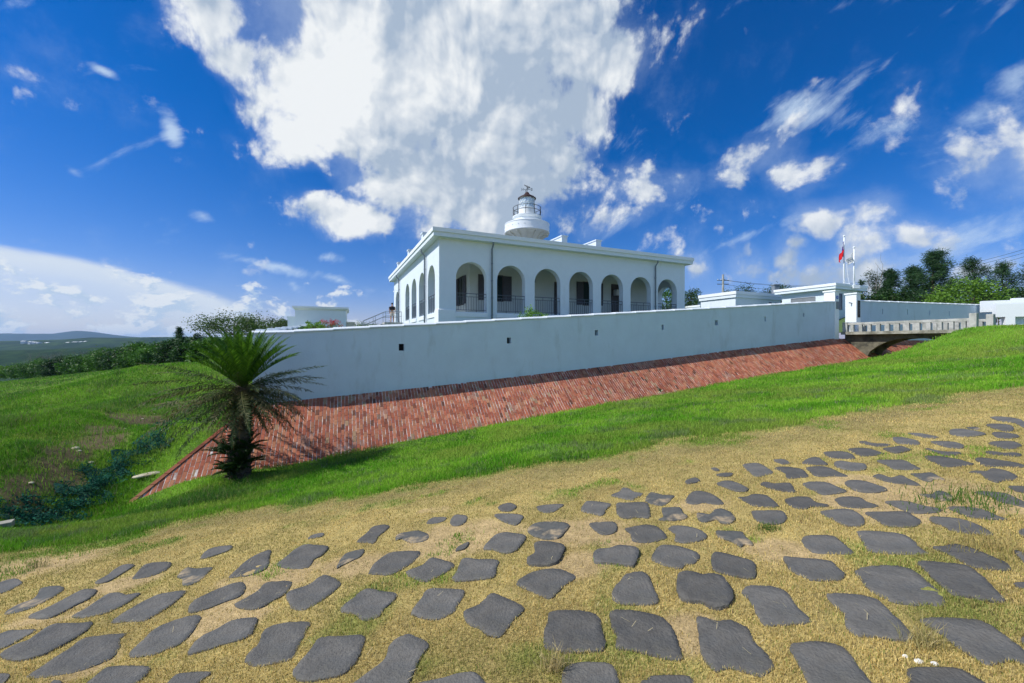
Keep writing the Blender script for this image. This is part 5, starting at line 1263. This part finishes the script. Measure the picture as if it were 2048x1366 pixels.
for (dx,dy,dz,L_,n_f,nm) in ((.26,-.22,.40,.62,34,'offshoot'),(.02,-.30,.22,.5,24,'offshoot'),(-.26,-.12,.62,.55,10,'offshoot'),(.28,-.10,.80,.55,22,'offshoot'),(.05,-.25,.75,.5,18,'offshoot')):
    Vs=[];Fs=[];Cs=[];k0=0
    for i in range(n_f):
        a = random.uniform(0,2*math.pi) if dx>0 else math.pi+random.uniform(-.7,.7)
        v,f,c = frond(cyb+Vector((dx,dy,dz)), a, R(random.uniform(0,70)), L_*random.uniform(.8,1.1), R(30), (.010,.035,.006),(.03,.075,.015), root, ll=.11, nlf=24)
        Vs.append(v); Fs += [tuple(x+k0 for x in q_) for q_ in f]; Cs.append(c); k0 += len(v)
    me = bpy.data.meshes.new(nm); Va_ = np.vstack(Vs); Ca_ = np.vstack(Cs)
    me.from_pydata([tuple(v-np.array(cyb)) for v in Va_], [], [tuple(dict.fromkeys(f)) for f in Fs]); at_ = me.attributes.new('Col','FLOAT_COLOR','POINT')
    at_.data.foreach_set('color', np.hstack([Ca_,np.ones((len(Ca_),1))]).astype(np.float32).ravel()); fin(me, nm, 'frond', root, ORG[root.name])

# ------------------------------------------------------------------ flags, poles, wires
def flagpole(px, pyt, Y, label, rad_=.055, basez=4.0):
    p = PT(px,pyt,Y); rt = thing('flagpole',(p.x,p.y,basez),label,'flagpole','flagpoles by the gatehouse')
    m_ = MB(); m_.tube([(p.x,p.y,basez),(p.x,p.y,p.z)],[rad_*1.25,rad_*.7],10); m_.build('pole','trim',rt,smooth=True)
    m_ = MB(); m_.lathe([(0,p.z-.02),(.06,p.z),(.08,p.z+.06),(.06,p.z+.12),(0,p.z+.14)],12,(p.x,p.y)); m_.build('finial','trim',rt,smooth=True)
    m_ = MB(); m_.box(p.x-.25,p.x+.25,p.y-.25,p.y+.25,basez-.15,basez+.1); m_.build('base_block','trim',rt)
    return rt,p
f1,pf = flagpole(1688,474,30.4,'taller white flagpole carrying the red and blue flag', basez=4.38)
f2,pg = flagpole(1708,496.5,30.0,'shorter white flagpole carrying the white flag', basez=4.2)
# national flag hanging in folds: u along the fly (drooping), v down the hoist
nu,nv = 46,34; Vf=[];Cf=[];Ff=[]
hz0 = pf.z-.30; HO, FL = 1.05, 1.6
for j in range(nv+1):
    for i in range(nu+1):
        u,v = i/nu,j/nv
        wdt = .10+.42*min(1,(v*.6+u*.75))**.9
        x_ = pf.x-.03-wdt*(.55*u+.20*math.sin(u*6.5+v*1.2))-.05*u*v+.16*math.sin(u*7+.5)*v*u
        y_ = pf.y-.03+.10*math.sin(u*14+v*2.)*(.3+u)
        z_ = hz0-HO*v*(1-.35*u)-FL*.62*u**1.15
        Vf.append((x_,y_,z_)); c_ = (.62,.015,.022)
        if u<.5 and v<.5:
            c_ = (.010,.018,.22); du,dv = (u-.25)*FL,(v-.25)*HO; r_ = math.hypot(du,dv); a = math.atan2(dv,du)
            ray = .115+.085*(1-abs(((a/(math.pi/6))%1)-.5)*2)
            if r_<.105 or (.125<r_<ray+.03): c_ = (.85,.86,.88)
        Cf.append(c_)
Ff = [(j*(nu+1)+i,j*(nu+1)+i+1,(j+1)*(nu+1)+i+1,(j+1)*(nu+1)+i) for j in range(nv) for i in range(nu)]
o = amesh('national_flag', np.array(Vf), np.array(Ff), 'flag', org=(pf.x,pf.y,hz0-1), col=np.array(Cf), smooth=True)
o.modifiers.new('thick','SOLIDIFY').thickness = .006
tag(o,'red flag with blue canton and white sun, hanging limp','flag')
Vf=[];Cf=[]; nu,nv=30,20
for j in range(nv+1):
    for i in range(nu+1):
        u,v = i/nu,j/nv
        x_ = pg.x-.04-.62*u+.10*math.sin(v*3)*u; y_ = pg.y-.03+.10*math.sin(u*9+v*3)
        z_ = pg.z-.22-.62*v*(1-.25*u)-.85*u**1.1-.10*math.sin(u*5)
        Vf.append((x_,y_,z_)); em = (abs(v-.5)<.22 and .3<u<.7 and (math.sin(u*40)*math.cos(v*22)>.0))
        Cf.append((.12,.18,.30) if em else (.78,.79,.80))
Ff = [(j*(nu+1)+i,j*(nu+1)+i+1,(j+1)*(nu+1)+i+1,(j+1)*(nu+1)+i) for j in range(nv) for i in range(nu)]
o = amesh('agency_flag', np.array(Vf), np.array(Ff), 'flag', org=(pg.x,pg.y,pg.z-.8), col=np.array(Cf), smooth=True)
o.modifiers.new('thick','SOLIDIFY').thickness = .006; tag(o,'white flag with a small dark emblem, hanging slanted','flag')
m_ = MB(); q0 = PT(1693,528,30.); m_.tube([q0,q0+Vector((.10,0,-.9)),q0+Vector((.26,0,-1.75))],.012,5); tag(m_.build('halyard','trim',loc=q0),'slack white halyard rope between the two flagpoles','rope')
# utility pole and cables
pu = PT(1446,549,62); rt = thing('utility_pole',(pu.x,pu.y,2),'grey utility pole with short crossarms behind the outbuilding','utility pole')
m_ = MB(); m_.tube([(pu.x,pu.y,1),(pu.x,pu.y,pu.z)],[.22,.14],10); m_.build('pole','conc',rt)
for dz in (.9,1.5): m_ = MB(); m_.box(pu.x-.9,pu.x+.9,pu.y-.05,pu.y+.05,pu.z-dz-.05,pu.z-dz+.05); m_.build('crossarm','iron',rt)
m_ = MB()
for dx in (-.8,-.3,.3,.8): m_.tube([(pu.x+dx,pu.y,pu.z-.85),(pu.x+dx,pu.y,pu.z-.68)],.06,6)
m_.build('insulators','white',rt)
for i,(y1,dz,lb) in enumerate(((492,.8,'topmost dark cable sagging from the utility pole'),(500,.85,'middle dark cable sagging from the utility pole'),(508,1.5,'lowest dark cable sagging from the utility pole'))):
    e_ = PT(2150,y1-26,46); s0 = Vector((pu.x,pu.y,pu.z-dz)); m_ = MB(); P_ = []
    for k in range(25):
        t = k/24; p = s0.lerp(e_,t); p.z -= 4*t*(1-t)*2.9; P_.append(p)
    m_.tube(P_,.018,5); tag(m_.build('power_cable','wire',loc=s0),lb,'cable','cables from the utility pole')
m_ = MB(); c_ = PT(1551,571,56); m_.box(c_.x-.35,c_.x+.35,c_.y-.35,c_.y+.35,2,c_.z); m_.box(c_.x-.42,c_.x+.42,c_.y-.42,c_.y+.42,c_.z+.001,c_.z+.14); tag(m_.build('chimney_block','pipe',loc=(c_.x,c_.y,2)),'dark grey block chimney poking up between the treetops','chimney')
# wire fence left of the building top: thin antenna line is left out as glare

# ------------------------------------------------------------------ ditch details
def ribbon(name, pts_px, w_, label, cat):
    P_ = [onground(a,b_) for a,b_ in pts_px]; Vn=[];k=0; n = 60; m = 12
    for i in range(n+1):
        t = i/n*(len(P_)-1); a = min(int(t),len(P_)-2); p = P_[a].lerp(P_[a+1],t-a); d_ = (P_[a+1]-P_[a]).normalized(); sd_ = Vector((-d_.y,d_.x,0))
        for j in range(m+1):
            o_ = (j/m-.5)*w_*(.75+.5*math.sin(i*.7)); x_ = p.x+sd_.x*o_+random.uniform(-.04,.04); y_ = p.y+sd_.y*o_+random.uniform(-.04,.04)
            Vn.append((x_,y_,0))
    Vn = np.array(Vn); Vn[:,2] = terrain(Vn[:,0],Vn[:,1])-.03+.16*vnoise(Vn[:,0],Vn[:,1],5.5,71,3)
    Fn = [(i*(m+1)+j,(i+1)*(m+1)+j,(i+1)*(m+1)+j+1,i*(m+1)+j+1) for i in range(n) for j in range(m) if vnoise(np.array([Vn[i*(m+1)+j,0]]),np.array([Vn[i*(m+1)+j,1]]),1.8,73,2)[0]<.50]
    cn = Vn[rng.choice(len(Vn),105,False)]+np.array([0,0,.03]); v2,f2,c2 = leafset(cn, 60, .085, .06, .035, (.008,.055,.034),(.025,.16,.095), flat=.6, up=.3)
    c1 = np.tile(np.array([[.012,.085,.060]]),(len(Vn),1)); Vn = np.vstack([Vn,v2]); Fn = np.vstack([np.array(Fn),f2+len(c1)])
    o = amesh(name, Vn, Fn, 'net', org=tuple(P_[0]), col=np.vstack([c1,c2]))
    return tag(o,label,cat)
ribbon('green_netting',[(25,1050),(110,1030),(190,975),(250,925),(310,880),(372,845)],.95,'crumpled dark green netting lying along the ditch','netting')
def rock(name, px, py, sx, sy, sz_, label, cat='rock', mat='rock', group=None, seed=0, rot=0.):
    p = onground(px,py); bm = bmesh.new(); bmesh.ops.create_icosphere(bm, subdivisions=3, radius=1)
    cr_,sr_ = math.cos(rot),math.sin(rot)
    for v in bm.verts:
        f = 1+.35*(float(vnoise(np.array([v.co.x*1.+v.co.z]),np.array([v.co.y*1.+seed]),1.6,seed+3,3)[0])-.5)
        x_,y_ = v.co.x*sx*f, v.co.y*sy*f
        v.co = Vector((x_*cr_-y_*sr_, x_*sr_+y_*cr_, v.co.z*sz_*f))
    me = bpy.data.meshes.new(name); bm.to_mesh(me); bm.free(); o = fin(me,name,mat,None,p,True); return tag(o,label,cat,group)
rock('pale_rock',300,948,.15,.34,.045,'long pale rock slab beside the brick slope corner',seed=1,rot=-.55)
rock('pale_rock',1700,722,.95,.34,.10,'flat pale stone slab at the lawn edge near the bridge',seed=2,rot=.3)
rock('pale_rock',410,905,.10,.24,.05,'small pale rock on the grass strip by the slope',seed=5,rot=-.5)
for i,(px,py,s_z) in enumerate(((150,897,.10),(158,902,.06),(250,858,.06),(310,828,.05),(182,925,.07),(62,966,.06),(320,862,.07),(270,812,.05),(240,846,.06),(285,838,.05))):
    rock('pale_rubble',px,py,s_z,s_z*.8,s_z*.5,f'{("largest","smallest flat","little","tiny upper","rounded lower","lone far left","flat right","topmost","middle","white chip")[i]} piece of pale rubble on the bare ditch bank','rubble',group='pale rubble on the ditch bank',seed=10+i)
p = onground(8,1056); m_ = MB(Matrix.Translation(p)@Matrix.Rotation(R(38),4,'Z')); m_.box(-1.1,.12,-.10,.10,-.1,.12); tag(m_.build('concrete_kerb','conc2',loc=p,bevel=.01),'broken concrete kerb block at the left edge of the ditch','kerb')
for i,(px,py,s_z,lb) in enumerate(((1812,1313,.020,'white pebble left of its twin under the straw tuft'),(1838,1323,.026,'larger white pebble under the straw tuft'),(1870,1328,.022,'grey-white pebble right of the straw tuft'))):
    rock('pebble',px,py,s_z*.8,s_z*.55,s_z*.4,lb,'pebble','pale',seed=30+i)
# dry grass tufts
def tuft(px,py,n_,hh,w_,sp,label,cat,col0,col1,lean=1.,name='dry_grass_tuft'):
    p = onground(px,py); x_ = p.x+rng.normal(0,sp,n_); y_ = p.y+rng.normal(0,sp*.7,n_)
    q_ = rng.random(n_)[:,None]; col = np.array(col0)*q_+np.array(col1)*(1-q_)
    V_,T_,C_ = blades(x_,y_,rng.uniform(.4,1,n_)*hh,np.full(n_,w_),col,lean); tag(amesh(name,V_,T_,'blade',org=tuple(p),col=C_),label,cat,kind='stuff' if n_>=120 else None)
SY,SG = (.62,.50,.24),(.30,.28,.09)
tuft(1108,1340,130,.16,.0035,.035,'pale dry grass tuft at the bottom edge, left of centre','grass tuft',SY,(.45,.36,.16),.95)
tuft(1842,1290,110,.17,.0035,.04,'dry yellow grass tuft right of the large stones','grass tuft',SY,SG,1.)
tuft(1995,1098,200,.15,.005,.16,'big flattened straw tuft near the right edge','grass tuft',(.55,.40,.16),SG,1.05)
tuft(1535,1058,120,.07,.005,.06,'small green grass tuft between stones','grass tuft',(.08,.2,.02),(.05,.12,.02),.9,'green_grass_tuft')
tuft(1940,1003,500,.10,.006,.26,'spreading green grass patch between stones at right','grass tuft',(.12,.22,.03),(.07,.16,.02),.9,'green_grass_tuft')
tuft(75,1135,60,.22,.004,.05,'thin upright weed on the sandy patch at left','weed',(.30,.28,.12),(.16,.18,.06),.6,'weed')
# loose straw on the turf
x_,y_ = rand_frustum(700,1.6,9); V_=[]; 
k_ = (vnoise(x_,y_,1.2,81,3)>.5); x_,y_ = x_[k_],y_[k_]; z_ = terrain(x_,y_)+.022; n_=len(x_); a = rng.uniform(0,np.pi,n_); L_ = rng.uniform(.006,.03,n_)
dx,dy = np.cos(a)*L_,np.sin(a)*L_; wx,wy = -np.sin(a)*.0010,np.cos(a)*.0010
V_ = np.stack([np.stack([x_-dx-wx,y_-dy-wy,z_],1),np.stack([x_+dx-wx,y_+dy-wy,z_+.012],1),np.stack([x_+dx+wx,y_+dy+wy,z_+.012],1),np.stack([x_-dx+wx,y_-dy+wy,z_],1)],1).reshape(-1,3)
tag(amesh('loose_straw',V_,np.arange(n_)[:,None]*4+np.arange(4)[None],'straw'),'pale loose straws scattered on the path','straw',kind='stuff')

# ------------------------------------------------------------------ people
def person(base, H, heading, joints, label, parts):
    """base at the feet; joints: dict name->(x,y,z) in body heights, x right, y forward of the figure"""
    fr = Matrix.Translation(base)@Matrix.Rotation(heading,4,'Z')@Matrix.Scale(H,4)
    me = bpy.data.meshes.new('person'); names = list(joints); 
    me.from_pydata([joints[n][0] for n in names], [(names.index(a),names.index(b_)) for a,b_ in parts], [])
    o = bpy.data.objects.new('person', me); C.objects.link(o); o.matrix_world = fr
    sk = o.modifiers.new('skin','SKIN'); 
    for i,n in enumerate(names): me.skin_vertices[0].data[i].radius = (joints[n][1],joints[n][2])
    me.skin_vertices[0].data[names.index('pelvis')].use_root = True
    o.modifiers.new('sub','SUBSURF').levels = 1; o.modifiers['sub'].render_levels = 1
    me.materials.append(M['skin']); return tag(o,label,'person')
J = dict(pelvis=((0,0,.52),.085,.06),waist=((0,0,.60),.075,.055),chest=((0,.005,.72),.092,.062),neck=((0,.0,.83),.034,.034),head0=((0,.008,.875),.042,.05),head1=((0,.012,.93),.052,.06),head2=((0,.008,.975),.036,.042),
 shL=((-.105,0,.79),.036,.036),elL=((-.135,-.01,.63),.026,.026),wrL=((-.12,.06,.50),.018,.018),haL=((-.118,.075,.455),.020,.012),
 shR=((.105,0,.79),.036,.036),elR=((.14,-.01,.63),.026,.026),wrR=((.13,.05,.50),.018,.018),haR=((.128,.065,.455),.020,.012),
 hiL=((-.055,0,.49),.055,.055),knL=((-.06,.012,.28),.038,.038),anL=((-.06,-.005,.045),.022,.024),toL=((-.068,.09,.018),.022,.016),
 hiR=((.055,0,.49),.055,.055),knR=((.065,-.005,.28),.038,.038),anR=((.07,-.02,.045),.022,.024),toR=((.08,.075,.018),.022,.016))
E_ = [('pelvis','waist'),('waist','chest'),('chest','neck'),('neck','head0'),('head0','head1'),('head1','head2'),('chest','shL'),('shL','elL'),('elL','wrL'),('wrL','haL'),('chest','shR'),('shR','elR'),('elR','wrR'),('wrR','haR'),
 ('pelvis','hiL'),('hiL','knL'),('knL','anL'),('anL','toL'),('pelvis','hiR'),('hiR','knR'),('knR','anR'),('anR','toR')]
def shell(parent, name, chains, mat):
    me = bpy.data.meshes.new(name); v=[];e=[];r=[]
    for ch in chains:
        k=len(v)
        for i,(p,a,b_) in enumerate(ch): v.append(p); r.append((a,b_)); 
        e += [(k+i,k+i+1) for i in range(len(ch)-1)]
        if k: e.append((0,k))
    me.from_pydata(v,e,[]); o = bpy.data.objects.new(name,me); C.objects.link(o); o.parent = parent; o.modifiers.new('skin','SKIN')
    for i,q_ in enumerate(r): me.skin_vertices[0].data[i].radius = q_
    me.skin_vertices[0].data[0].use_root = True; s_u = o.modifiers.new('sub','SUBSURF'); s_u.levels=1; s_u.render_levels=1; me.materials.append(M[mat])
def dress(pn, shirt, shorts, hairlen=0.):
    shell(pn,'shirt',[[((0,0,.52),.105,.085),((0,0,.60),.108,.085),((0,.004,.70),.125,.090),((0,.0,.78),.115,.080),((0,0,.825),.06,.055)],[((-.09,0,.79),.06,.058),((-.128,-.006,.68),.052,.050)],[((.09,0,.79),.06,.058),((.13,-.006,.68),.052,.050)]],shirt)
    shell(pn,'shorts',[[((0,0,.50),.11,.085),((0,0,.54),.10,.08)],[((-.056,0,.46),.075,.072),((-.062,.008,.30),.062,.06)],[((.056,0,.46),.075,.072),((.066,0,.30),.062,.06)]],shorts)
    shell(pn,'hair',[[((0,-.012,.90-hairlen),.048,.05),((0,-.008,.945),.058,.064),((0,-.002,.985),.042,.048)]],'hair')
pb = FR@Vector((-.75,13.1,1.665))
p_ = person(pb, 1.72, R(20), J, 'man in black t-shirt and pale shorts seen from behind on the entrance steps', E_); dress(p_,'black_cloth','tan_cloth')
wk = PT(57,757.5,105); wk.z = max(wk.z, float(terrain(np.array([wk.x]),np.array([wk.y]))[0]))
p_ = person(wk, 1.62, R(80), J, 'person in turquoise top walking on the far hillside', E_); dress(p_,'cyan_cloth','pink_cloth',.06)
# small bird flitting low over the brick slope
s_b,z_b = sz(1320,779,1.9); pb = wpt(s_b,2.2,0); Yb = pb.y; pb = PT(1321,783,Yb-.4)
rt = thing('bird', pb, 'small brown bird with raised wings flying low past the brick slope', 'bird')
bm = MB(); bm.tube([pb+Vector((-.11,0,-.065)),pb+Vector((-.06,0,-.035)),pb+Vector((0,0,0)),pb+Vector((.05,0,.03)),pb+Vector((.085,0,.05)),pb+Vector((.105,0,.055))],[.006,.022,.032,.026,.02,.004],10); bm.build('body','birdpale',rt,smooth=True)
for sg_ in (-1,1):
    w_ = MB(); a0_ = pb+Vector((.02,sg_*.02,.02)); tip = pb+Vector((-.09,sg_*.10,.15)); b1 = pb+Vector((-.03,sg_*.02,.0)); m1 = pb+Vector((-.10,sg_*.07,.06))
    w_.add([a0_,pb+Vector((.0,sg_*.08,.10)),tip,m1,b1]+[v+Vector((0,sg_*.004,-.006)) for v in (a0_,pb+Vector((.0,sg_*.08,.10)),tip,m1,b1)],[(0,1,2,3,4),(9,8,7,6,5),(0,5,6,1),(1,6,7,2),(2,7,8,3),(3,8,9,4),(4,9,5,0)])
    w_.build('wing','bird',rt)
w_ = MB(); w_.add([pb+Vector(v) for v in ((-.08,-.01,-.05),(-.08,.01,-.05),(-.17,.02,-.09),(-.17,-.02,-.09),(-.08,0,-.042),(-.17,0,-.085))],[(0,1,2,3),(0,4,1),(4,5,2,1),(0,3,5,4),(3,2,5)]); w_.build('tail','bird',rt)

# ------------------------------------------------------------------ far country: wooded plateau, village, mountains
def ridge(name, Y, prof, dep, mat, rough, zbase=-60, seed=0, back=1.2, step=6):
    pxs = np.arange(prof[0][0], prof[-1][0]+1, step); top_ = np.interp(pxs,[a for a,_ in prof],[b_ for _,b_ in prof])
    rows_ = 26; V_=[]
    for j in range(rows_):
        t = j/(rows_-1); yy_ = Y-dep*(1-t)**1. if t<.75 else Y+dep*(t-.75)*back*2
        f = sstep(0,.75,t) if t<=.75 else 1-sstep(.75,1.15,t)*.5
        yj = Y-dep*(1-t/.75) if t<.75 else Y+dep*(t-.75)*back*2
        X_ = (pxs-1024)/F0*yj; zt_ = (HZ-top_)/F0*Y
        z_ = zbase+(zt_-zbase)*f + (vnoise(X_,np.full_like(X_,yj),4./dep,seed,4)-.5)*rough*(f*(1-f)*4+.10)
        V_.append(np.stack([X_,np.full_like(X_,yj),z_],1))
    n0 = len(pxs); V_ = np.vstack(V_); I,J_ = np.meshgrid(np.arange(n0-1),np.arange(rows_-1)); F_ = np.stack([J_*n0+I,J_*n0+I+1,(J_+1)*n0+I+1,(J_+1)*n0+I],-1).reshape(-1,4)
    return tag(amesh(name,V_,F_,mat,smooth=True),kind='structure')
M['wood1'] = pmat('far_woods', (.012,.034,.016), 1., .45, .05, 1., .12, col2=(.028,.058,.018), det=8, spec=.05)
M['wood2'] = pmat('farther_woods', (.012,.032,.016), 1., .35, .012, 1., .05, col2=(.04,.075,.022), det=8, spec=.05)
M['mount'] = pmat('mountain_forest', (.015,.035,.022), 1., .2, .002, 0, 1, spec=.02)
ridge('hills',640,[(-2600,706),(-500,704),(-200,702),(0,701),(80,699),(150,696),(230,693),(300,689),(380,686),(470,682),(620,680),(900,682)],230,'wood1',16,seed=3)
ridge('hills',1500,[(-2600,685),(-700,684),(-100,682.5),(40,681.5),(120,679),(180,675),(240,675.5),(300,674),(430,673.5),(560,672),(700,675),(1000,680)],560,'wood2',26,seed=4)
ridge('mountains',5200,[(-2600,676),(-700,672),(-200,669),(0,667),(18,666.3),(30,667),(70,667.5),(105,667),(125,664.5),(140,662.5),(155,661.5),(175,662.5),(200,665.5),(230,670),(260,673),(320,677),(600,681)],1500,'mount',90,seed=5,zbase=-80,step=4)
vil = [(62,684.5),(70,685.5),(78,686),(130,687),(138,686),(145,686.5),(151,685),(157,686),(163,684.5),(172,684),(180,685.5),(188,686),(48,683.5),(96,686.5),(176,687)]
for i,(px,py) in enumerate(vil):
    p = PT(px,py,1322+2*i); p.z += 2; w_ = 3.5+3.5*random.random(); h_ = 3+2*random.random()
    m_ = MB(Matrix.Translation((p.x,p.y,p.z-h_*.7))@Matrix.Rotation(random.uniform(-.4,.4),4,'Z')); m_.box(-w_,w_,-6,6,-9,h_*.55)
    m_.add([(-w_-.6,-6.6,h_*.551),(w_+.6,-6.6,h_*.551),(w_+.6,6.6,h_*.551),(-w_-.6,6.6,h_*.551),(-w_,0,h_),(w_,0,h_)],[(0,1,5,4),(2,3,4,5),(0,4,3),(1,2,5),(0,3,2,1)])
    tag(m_.build('village_house','village',loc=(p.x,p.y,p.z-h_)),'tiny white house of the distant village on the plain','house','houses of the distant village')
# ------------------------------------------------------------------ haze
HZD = .85e-4
hm = bpy.data.materials.new('air_haze'); hm.use_nodes = True; t = hm.node_tree; t.nodes.remove(t.nodes['Principled BSDF'])
v_ = t.nodes.new('ShaderNodeVolumePrincipled'); v_.inputs['Color'].default_value = (.45,.68,1,1); v_.inputs['Density'].default_value = HZD; v_.inputs['Anisotropy'].default_value = .2
t.links.new(v_.outputs[0], t.nodes['Material Output'].inputs['Volume'])
M['haze'] = hm
m_ = MB(); m_.box(-9200,9200,-9200,9200,-95,190); hzo = m_.build('haze','haze'); tag(hzo,kind='stuff')
